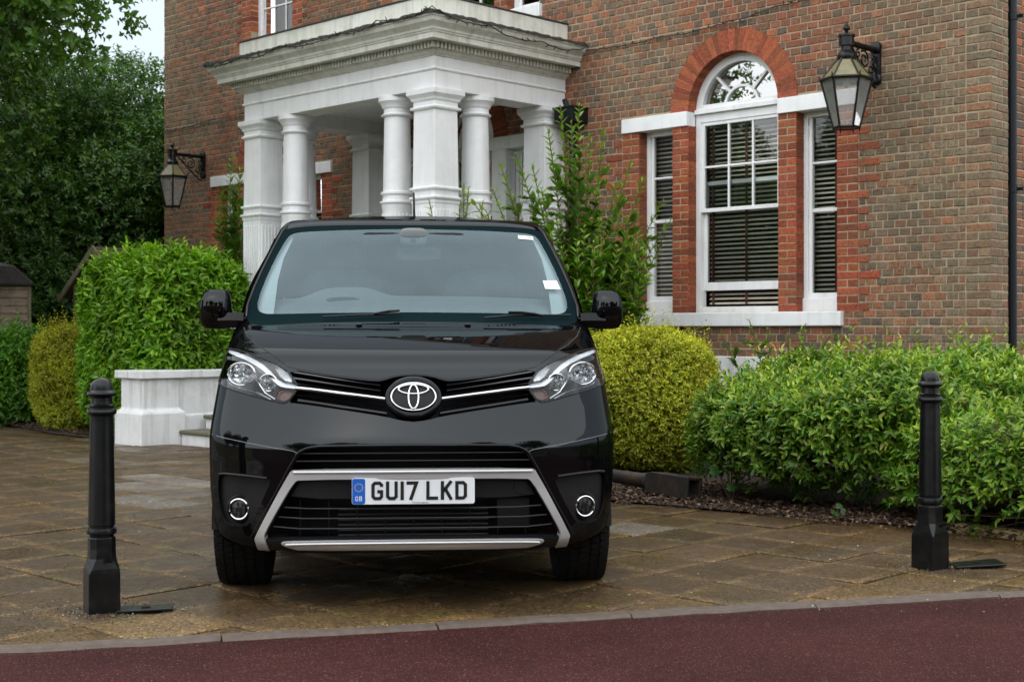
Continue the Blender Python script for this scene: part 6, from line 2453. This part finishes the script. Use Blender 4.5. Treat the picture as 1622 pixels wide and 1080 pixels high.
# single sprays: one by the round columns, one creeping up the wall below the sill
tips = []
for (x, y) in ((680, 318), (735, 292), (742, 300), (728, 330), (765, 320)):
    Y = 12.8
    tips.append(((x - 811) / FPX * Y + .45, 0, HC + (526 - y) / FPX * Y, 1.6))
fan_shrub('young_shrub', 'few thin leafy sprays rising behind the roof of the van', (-.45, 12.8, 0), tips, .085, .036, (.085, .2, .02), (.28, .44, .04), pairs=9)
tips = []
for (x, y) in ((1190, 508), (1215, 522), (1245, 530), (1268, 515), (1300, 532), (1335, 512), (1345, 540), (1150, 532), (1130, 560)):
    Y = 12.6
    tips.append(((x - 811) / FPX * Y - 2.4, (1240 - x) * .004, HC + (526 - y) / FPX * Y, 1.3))
fan_shrub('climbing_plant', 'creeping plant reaching up the brickwork below the window sill', (2.4, 12.5, 0), tips, .07, .042, (.07, .17, .02), (.2, .36, .04), pairs=11)


# weeds with large round leaves at the end of the right-hand bed
def weed(label, loc, spots):
    root = tag(empty('broadleaf_weed', loc), label, 'weed')
    for (x, y, dY, r, tilt) in spots:
        Y = loc[1] + dY
        c = Vector(((x - 811) / FPX * Y - loc[0], dY, HC - (y - 526) / FPX * Y))
        m = MB()
        n = 14
        ring_ = []
        ax = Vector((random.uniform(-.5, .5), random.uniform(-.3, .3), 1)).normalized()
        tl = Matrix.Rotation(R(tilt), 4, 'X') @ Matrix.Rotation(random.uniform(-.5, .5), 4, 'Y')
        pts = []
        for k in range(n):
            a = 2 * math.pi * k / n
            rr = r * (1 + .10 * math.cos(a) - .35 * (abs(a - math.pi) < .3)) * (1 + .05 * (-1) ** k)
            pts.append(c + tl @ Vector((rr * math.cos(a), rr * math.sin(a), -.12 * r * abs(math.sin(2 * a)) - .15 * r)))
        col = tuple(np.array((.028, .085, .016)) * random.uniform(.8, 1.25))
        m.add([c] + pts, [(0, 1 + k, 1 + (k + 1) % n) for k in range(n)], col)
        m.build('leaf', M['leaf'], root, smooth=True)
        s = MB()
        s.tube([Vector((0, 0, 0)), Vector((c.x * .5, c.y * .5, c.z * .75)), c], .004, 5)
        s.build('stalk', M['twig'], root)


weed('weed with big round leaves at the left end of the loose green shrub', (1.53, 9.72, 0), [(1166, 682, 0, .045, 55), (1142, 700, .1, .035, 40), (1150, 716, -.05, .035, 60), (1131, 744, -.05, .042, 50), (1120, 733, .1, .034, 35), (1166, 680, .25, .05, 50), (1157, 770, -.1, .036, 50), (1168, 768, .0, .03, 30), (1160, 735, 0, .034, 60)])
weed('small green weed on the soil left of the right bollard', (2.05, 8.75, 0), [(1328, 800, 0, .025, 40), (1335, 808, -.02, .02, 60), (1320, 809, 0, .022, 40), (1326, 814, -.03, .02, 50)])
weed('small green weed at the soil edge right of the right bollard', (2.95, 8.5, 0), [(1520, 826, 0, .028, 40), (1535, 822, .02, .025, 60), (1528, 832, -.02, .024, 45), (1582, 828, .0, .03, 40), (1575, 818, .0, .026, 40)])

# creamy blossoms and faded leaves on the loose shrub, each cluster a thing
for i, (x, y, Y, label) in enumerate(((1204, 553, 10.25, 'cream blossom cluster topmost on the loose green shrub'), (1235, 556, 10.2, 'cream blossom cluster near the top middle of the loose green shrub'), (1256, 583, 9.9, 'pale cream blossom on the right of the loose green shrub'),
                                      (1275, 676, 9.25, 'larger cream blossom cluster low on the front of the loose green shrub'))):
    t = tag(empty('blossom', ((x - 811) / FPX * Y, Y - .08, HC - (y - 526) / FPX * Y)), label, 'blossom', 'cream blossoms on the loose green shrub')
    m = MB()
    for k in range(11):
        a, el_ = random.uniform(0, 6.28), random.uniform(-.2, 1.2)
        d = Vector((math.cos(a) * math.cos(el_), math.sin(a) * math.cos(el_) * .6 - .5, math.sin(el_))).normalized()
        c = Vector((random.uniform(-.05, .05), random.uniform(-.02, .02), random.uniform(-.03, .03)))
        s = d.cross(Vector((0, 0, 1))).normalized() * .009
        m.add([c, c + d * .025 + s, c + d * .055, c + d * .025 - s], [(0, 1, 2), (0, 2, 3)], tuple(np.array((.72, .66, .36)) * random.uniform(.8, 1.15)))
    m.build('petal_cluster', M['leaf'], t)

# bark mulch and fallen leaves
def mulch(label, quad, n, z=0.014):
    q = np.array(quad)
    u, v = rng.random((n, 1)), rng.random((n, 1))
    p = (q[0] * (1 - u) + q[1] * u) * (1 - v) + (q[3] * (1 - u) + q[2] * u) * v
    P = np.concatenate([p, rng.uniform(z, z + .03, (n, 1))], 1)
    a = rng.uniform(0, 6.28, n)
    D = np.stack([np.cos(a), np.sin(a), rng.normal(0, .35, n)], 1)
    UPv = norm(np.array([[0, 0, 1.]]) + rng.normal(0, .45, (n, 3)))
    cols = np.array([(.055, .026, .014), (.085, .038, .02), (.035, .02, .013), (.11, .06, .034), (.19, .12, .075)])[rng.integers(0, 5, n)] * rng.uniform(.7, 1.25, (n, 1))
    o = leaf_mesh('bark_mulch', M['chip'], None, P, D, UPv, rng.uniform(.02, .055, n), rng.uniform(.01, .024, n), cols, fold=.1, curl=.1, simple=True)
    return o


def quad(a, b, c, d): return [tuple(hw(*p)[:2]) for p in (a, b, c, d)]
mulch('', quad((5.1, 4.02), (.6, 4.1), (.6, 2.6), (5.1, 2.6)), 9000)
mulch('', quad((.9, 4.06), (-4.5, 3.72), (-4.5, 3.0), (.9, 3.2)), 6500)
mulch('', quad((8.2, 3.74), (13, 3.3), (13, 2.4), (8.2, 2.9)), 3500)
# litter on the paving: specks of dead moss and petals
n = 900
P = np.stack([rng.uniform(-5, 4.0, n), rng.uniform(5.9, 14.5, n), np.full(n, .006)], 1)
a = rng.uniform(0, 6.28, n)
leaf_mesh('leaf_litter', M['chip'], None, P, np.stack([np.cos(a), np.sin(a), rng.normal(0, .1, n)], 1), norm(np.array([[0, 0, 1.]]) + rng.normal(0, .2, (n, 3))), rng.uniform(.008, .022, n), rng.uniform(.005, .012, n),
          np.array([(.30, .25, .15), (.10, .06, .03), (.20, .17, .05), (.45, .42, .36)])[rng.integers(0, 4, n)], simple=True)
# grit and crumbled mortar round the feet of the bollards, grit in the gutter
def grit(name, P, lo, hi, cols):
    n = len(P)
    a = rng.uniform(0, 6.28, n)
    cc = np.array(cols)[rng.integers(0, len(cols), n)] * rng.uniform(.6, 1.2, (n, 1))
    leaf_mesh(name, M['chip'], None, P, np.stack([np.cos(a), np.sin(a), rng.normal(.2, .4, n)], 1), norm(np.array([[0, 0, 1.]]) + rng.normal(0, .5, (n, 3))), rng.uniform(lo, hi, n), rng.uniform(lo * .7, hi * .7, n), cc, fold=-.2, simple=True)


for (bx, by, n) in ((-1.768, 5.985, 900), (2.130, 7.075, 350)):
    a, r = rng.uniform(0, 6.28, n), .08 + rng.exponential(.07, n)
    r = np.minimum(r, .30)
    grit('mortar_rubble', np.stack([bx + r * np.cos(a) * 1.3, by + r * np.sin(a), np.full(n, .004)], 1), .004, .014, [(.16, .125, .09), (.09, .065, .042), (.05, .038, .026), (.24, .20, .15)])
n = 500
t, w = rng.uniform(-4, 5, n), -rng.exponential(.10, n) - .002
grit('gutter_grit', np.stack([KP.x + KD.x * t + KN.x * w, KP.y + KD.y * t + KN.y * w, np.full(n, -.009)], 1), .004, .011, [(.06, .045, .03), (.13, .10, .07), (.03, .022, .015), (.10, .09, .03)])


# ------------------------------------------------------------------ trees
def tree(name, label, loc, H, crown_h, rad, n_leaf, leafL, leafW, base, tip, seed, squash=1.0, clumps=60, trunk_r=.22, low=0.0, simple=True, group=None, droop=0.0, inner=.22):
    r = np.random.default_rng(seed)
    root = tag(empty(name, loc), label, 'tree', group)
    m = MB()
    th = H * .86
    path = [(0, 0, -.1), (.05 * H * r.normal() * .2, .03, th * .3), (.04 * r.normal(), .05 * r.normal(), th * .6), (.1 * r.normal(), .1 * r.normal(), th)]
    m.tube(path, [trunk_r * 1.25, trunk_r, trunk_r * .7, trunk_r * .2], 12)
    m.build('trunk', M['bark'], root, smooth=True)
    lb = MB()
    C, CR = [], []
    for i in range(clumps):
        # clump centres fill an egg-shaped crown
        u = norm(r.normal(size=3))
        k = r.random() ** (1 / 2.2)
        z0 = H - crown_h / 2
        c = np.array([u[0] * rad * k, u[1] * rad * k, z0 + u[2] * crown_h / 2 * k])
        taper = 1 - .35 * max(0, (c[2] - z0) / (crown_h / 2)) ** 2
        c[:2] *= taper
        if c[2] < low: c[2] = low + r.random() * .4
        C.append(c)
        CR.append(rad * r.uniform(.24, .40))
        if i % 2 == 0:
            z1 = max(.15 * H, c[2] - r.uniform(.3, .5) * np.linalg.norm(c[:2]) - .3)
            z1 = min(z1, th * .95)
            mid = np.array([c[0] * .5, c[1] * .5, (z1 + c[2]) / 2 + .15])
            lb.tube([(0, 0, z1), tuple(mid), tuple(c)], [trunk_r * .35, trunk_r * .2, .02], 6)
    lb.build('limb', M['bark'], root, smooth=True)
    C, CR = np.array(C), np.array(CR)
    ns = n_leaf // 7
    w = CR ** 2
    ci = r.choice(clumps, ns, p=w / w.sum())
    u = norm(r.normal(size=(ns, 3)) + np.array([0, 0, .25]))
    rr = CR[ci] * (1 - np.minimum(.9, r.exponential(inner, ns)))
    P = C[ci] + u * rr[:, None] * np.array([1, 1, .8])
    D = u + np.array([0, 0, .25 - droop]) + r.normal(0, .45, (ns, 3))
    B, DD, UPv, LL, WW, TT = shoots(P, D, np.full(ns, leafL * 2.6), 7, leafL, leafW, spread=1.0)
    tone = .8 + .4 * r.random(clumps)
    col = colours(len(B), base, .28) * np.tile(tone[ci], 7)[:, None]
    yg = np.clip((TT - .5) / .5, 0, 1)[:, None] * np.tile(r.random(ns) ** 1.5, 7)[:, None]
    col = col * (1 - yg) + np.array(tip) * yg
    leaf_mesh('crown', M['leaf'], root, B, DD, UPv, LL, WW, col, simple=simple)
    return root


DKG = (.045, .11, .016)
tree('broadleaf_tree', 'large leafy tree hanging in from the left top corner', (-8.0, 16.2, 0), 9.3, 6.2, 3.15, 190000, .10, .062, (.052, .128, .014), (.13, .26, .03), 5, clumps=130, trunk_r=.25, droop=.2, simple=False)
tree('evergreen_tree', 'dark evergreen tree next to the left end of the house', (-6.9, 25.0, 0), 5.7, 5.7, 2.35, 130000, .10, .05, DKG, (.13, .27, .035), 6, clumps=110, low=.3)
tree('evergreen_tree', 'dark evergreen tree behind the small shed on the left', (-9.6, 23.0, 0), 7.5, 7.5, 2.8, 130000, .085, .045, (.04, .10, .015), (.11, .23, .03), 8, clumps=120, low=.3)
tree('evergreen_tree', 'dense dark tree rising behind the shed with the mossy roof', (-9.4, 28.5, 0), 6.4, 6.4, 3.0, 90000, .10, .055, (.03, .066, .014), (.07, .14, .025), 9, clumps=100, low=.3)
tree('conifer_tree', 'blue-green conifer peeping out behind the corner of the house', (-7.4, 33.0, 0), 8.0, 6.5, 1.1, 30000, .12, .03, (.03, .06, .04), (.05, .09, .05), 14, clumps=60, low=1, droop=.3)
shrub('dark_shrub', 'dark laurel undergrowth in shade behind the small shed', 'shrub', (-8.6, 21.6, 0), (2.0, .7, 1.3), 5200, 8, .11, .045, DKG, (.05, .11, .02), 41, e=3, amp=.25, f=2.2, shoot=.22, depth=.35, upb=.3, simple=True, zmin=-.98, twigs=50)
shrub('dark_shrub', 'dark laurel undergrowth beside the shed with the mossy roof', 'shrub', (-5.9, 22.8, 0), (1.8, .7, 1.25), 5200, 8, .11, .045, DKG, (.055, .115, .02), 42, e=3, amp=.22, f=2.2, shoot=.22, depth=.35, upb=.3, simple=True, zmin=-.98, twigs=50)

# across the road, behind the camera: what the van and the windows mirror
t0 = tree('roadside_tree', 'tree across the road mirrored in the nose of the van, nearest the red brick house', (7.0, -9.5, 0), 8.0, 7.5, 3.2, 44000, .16, .10, (.05, .10, .016), (.10, .17, .03), 51, clumps=70, trunk_r=.25, group='trees across the road')
for (x, y, sc, rz, lab) in ((-5.5, -10.5, 1.05, 1.0, 'tree across the road mirrored left of the emblem of the van'), (-12.5, -8.5, 1.0, 2.2, 'tree across the road mirrored in the left flank of the van'), (0.8, -13, 0.85, 3.4, 'smaller tree across the road mirrored behind the middle of the van'),
                            (14, -5, 1.0, 4.5, 'tree across the road mirrored in the right flank of the van'), (-17.5, 7.0, .86, 5.2, 'tree mirrored in the fanlight of the arched window, nearer the road'), (-20.5, 11.3, .9, .4, 'tree mirrored in the fanlight of the arched window, farther from the road')):
    t = copy_tree(t0)
    t.location, t.rotation_euler, t.scale = (x, y, 0), (0, 0, rz), (sc, sc, sc)
    t['label'] = lab
nb = tag(empty('neighbour_house', (13.0, -17, 0), R(8)), 'red brick house across the road mirrored in the nose of the van', 'house')
m = MB()
m.box((-6, -4, 0), (6, 4, 5.2))
m.build('wall', plain('far_brick', (.20, .075, .045), .9, nscale=30, var=.3), nb)
m = MB()
m.prism([(-4.5, 5.21), (4.5, 5.21), (0, 8.0)], 0, -6.3, 6.3)
m.build('roof', M['slate'], nb)
for k in range(4):
    for z in (.9, 3.3):
        m = MB()
        x = -4.4 + 2.9 * k
        m.box((x - .6, 4.01, z), (x + .6, 4.05, z + 1.5))
        f = m.build('window', M['white'], nb)
        m = MB()
        for a in (-.5, .04):
            for b in (.1, .8): m.box((x + a, 4.051, z + b), (x + a + .46, 4.055, z + b + .6))
        m.build('pane', M['side_glass'], f)
sheet('verge', [(-60, -60), (60, -60), (60, -2.2), (-60, -6.5)][::1], -0.03, M['grass_ground'])
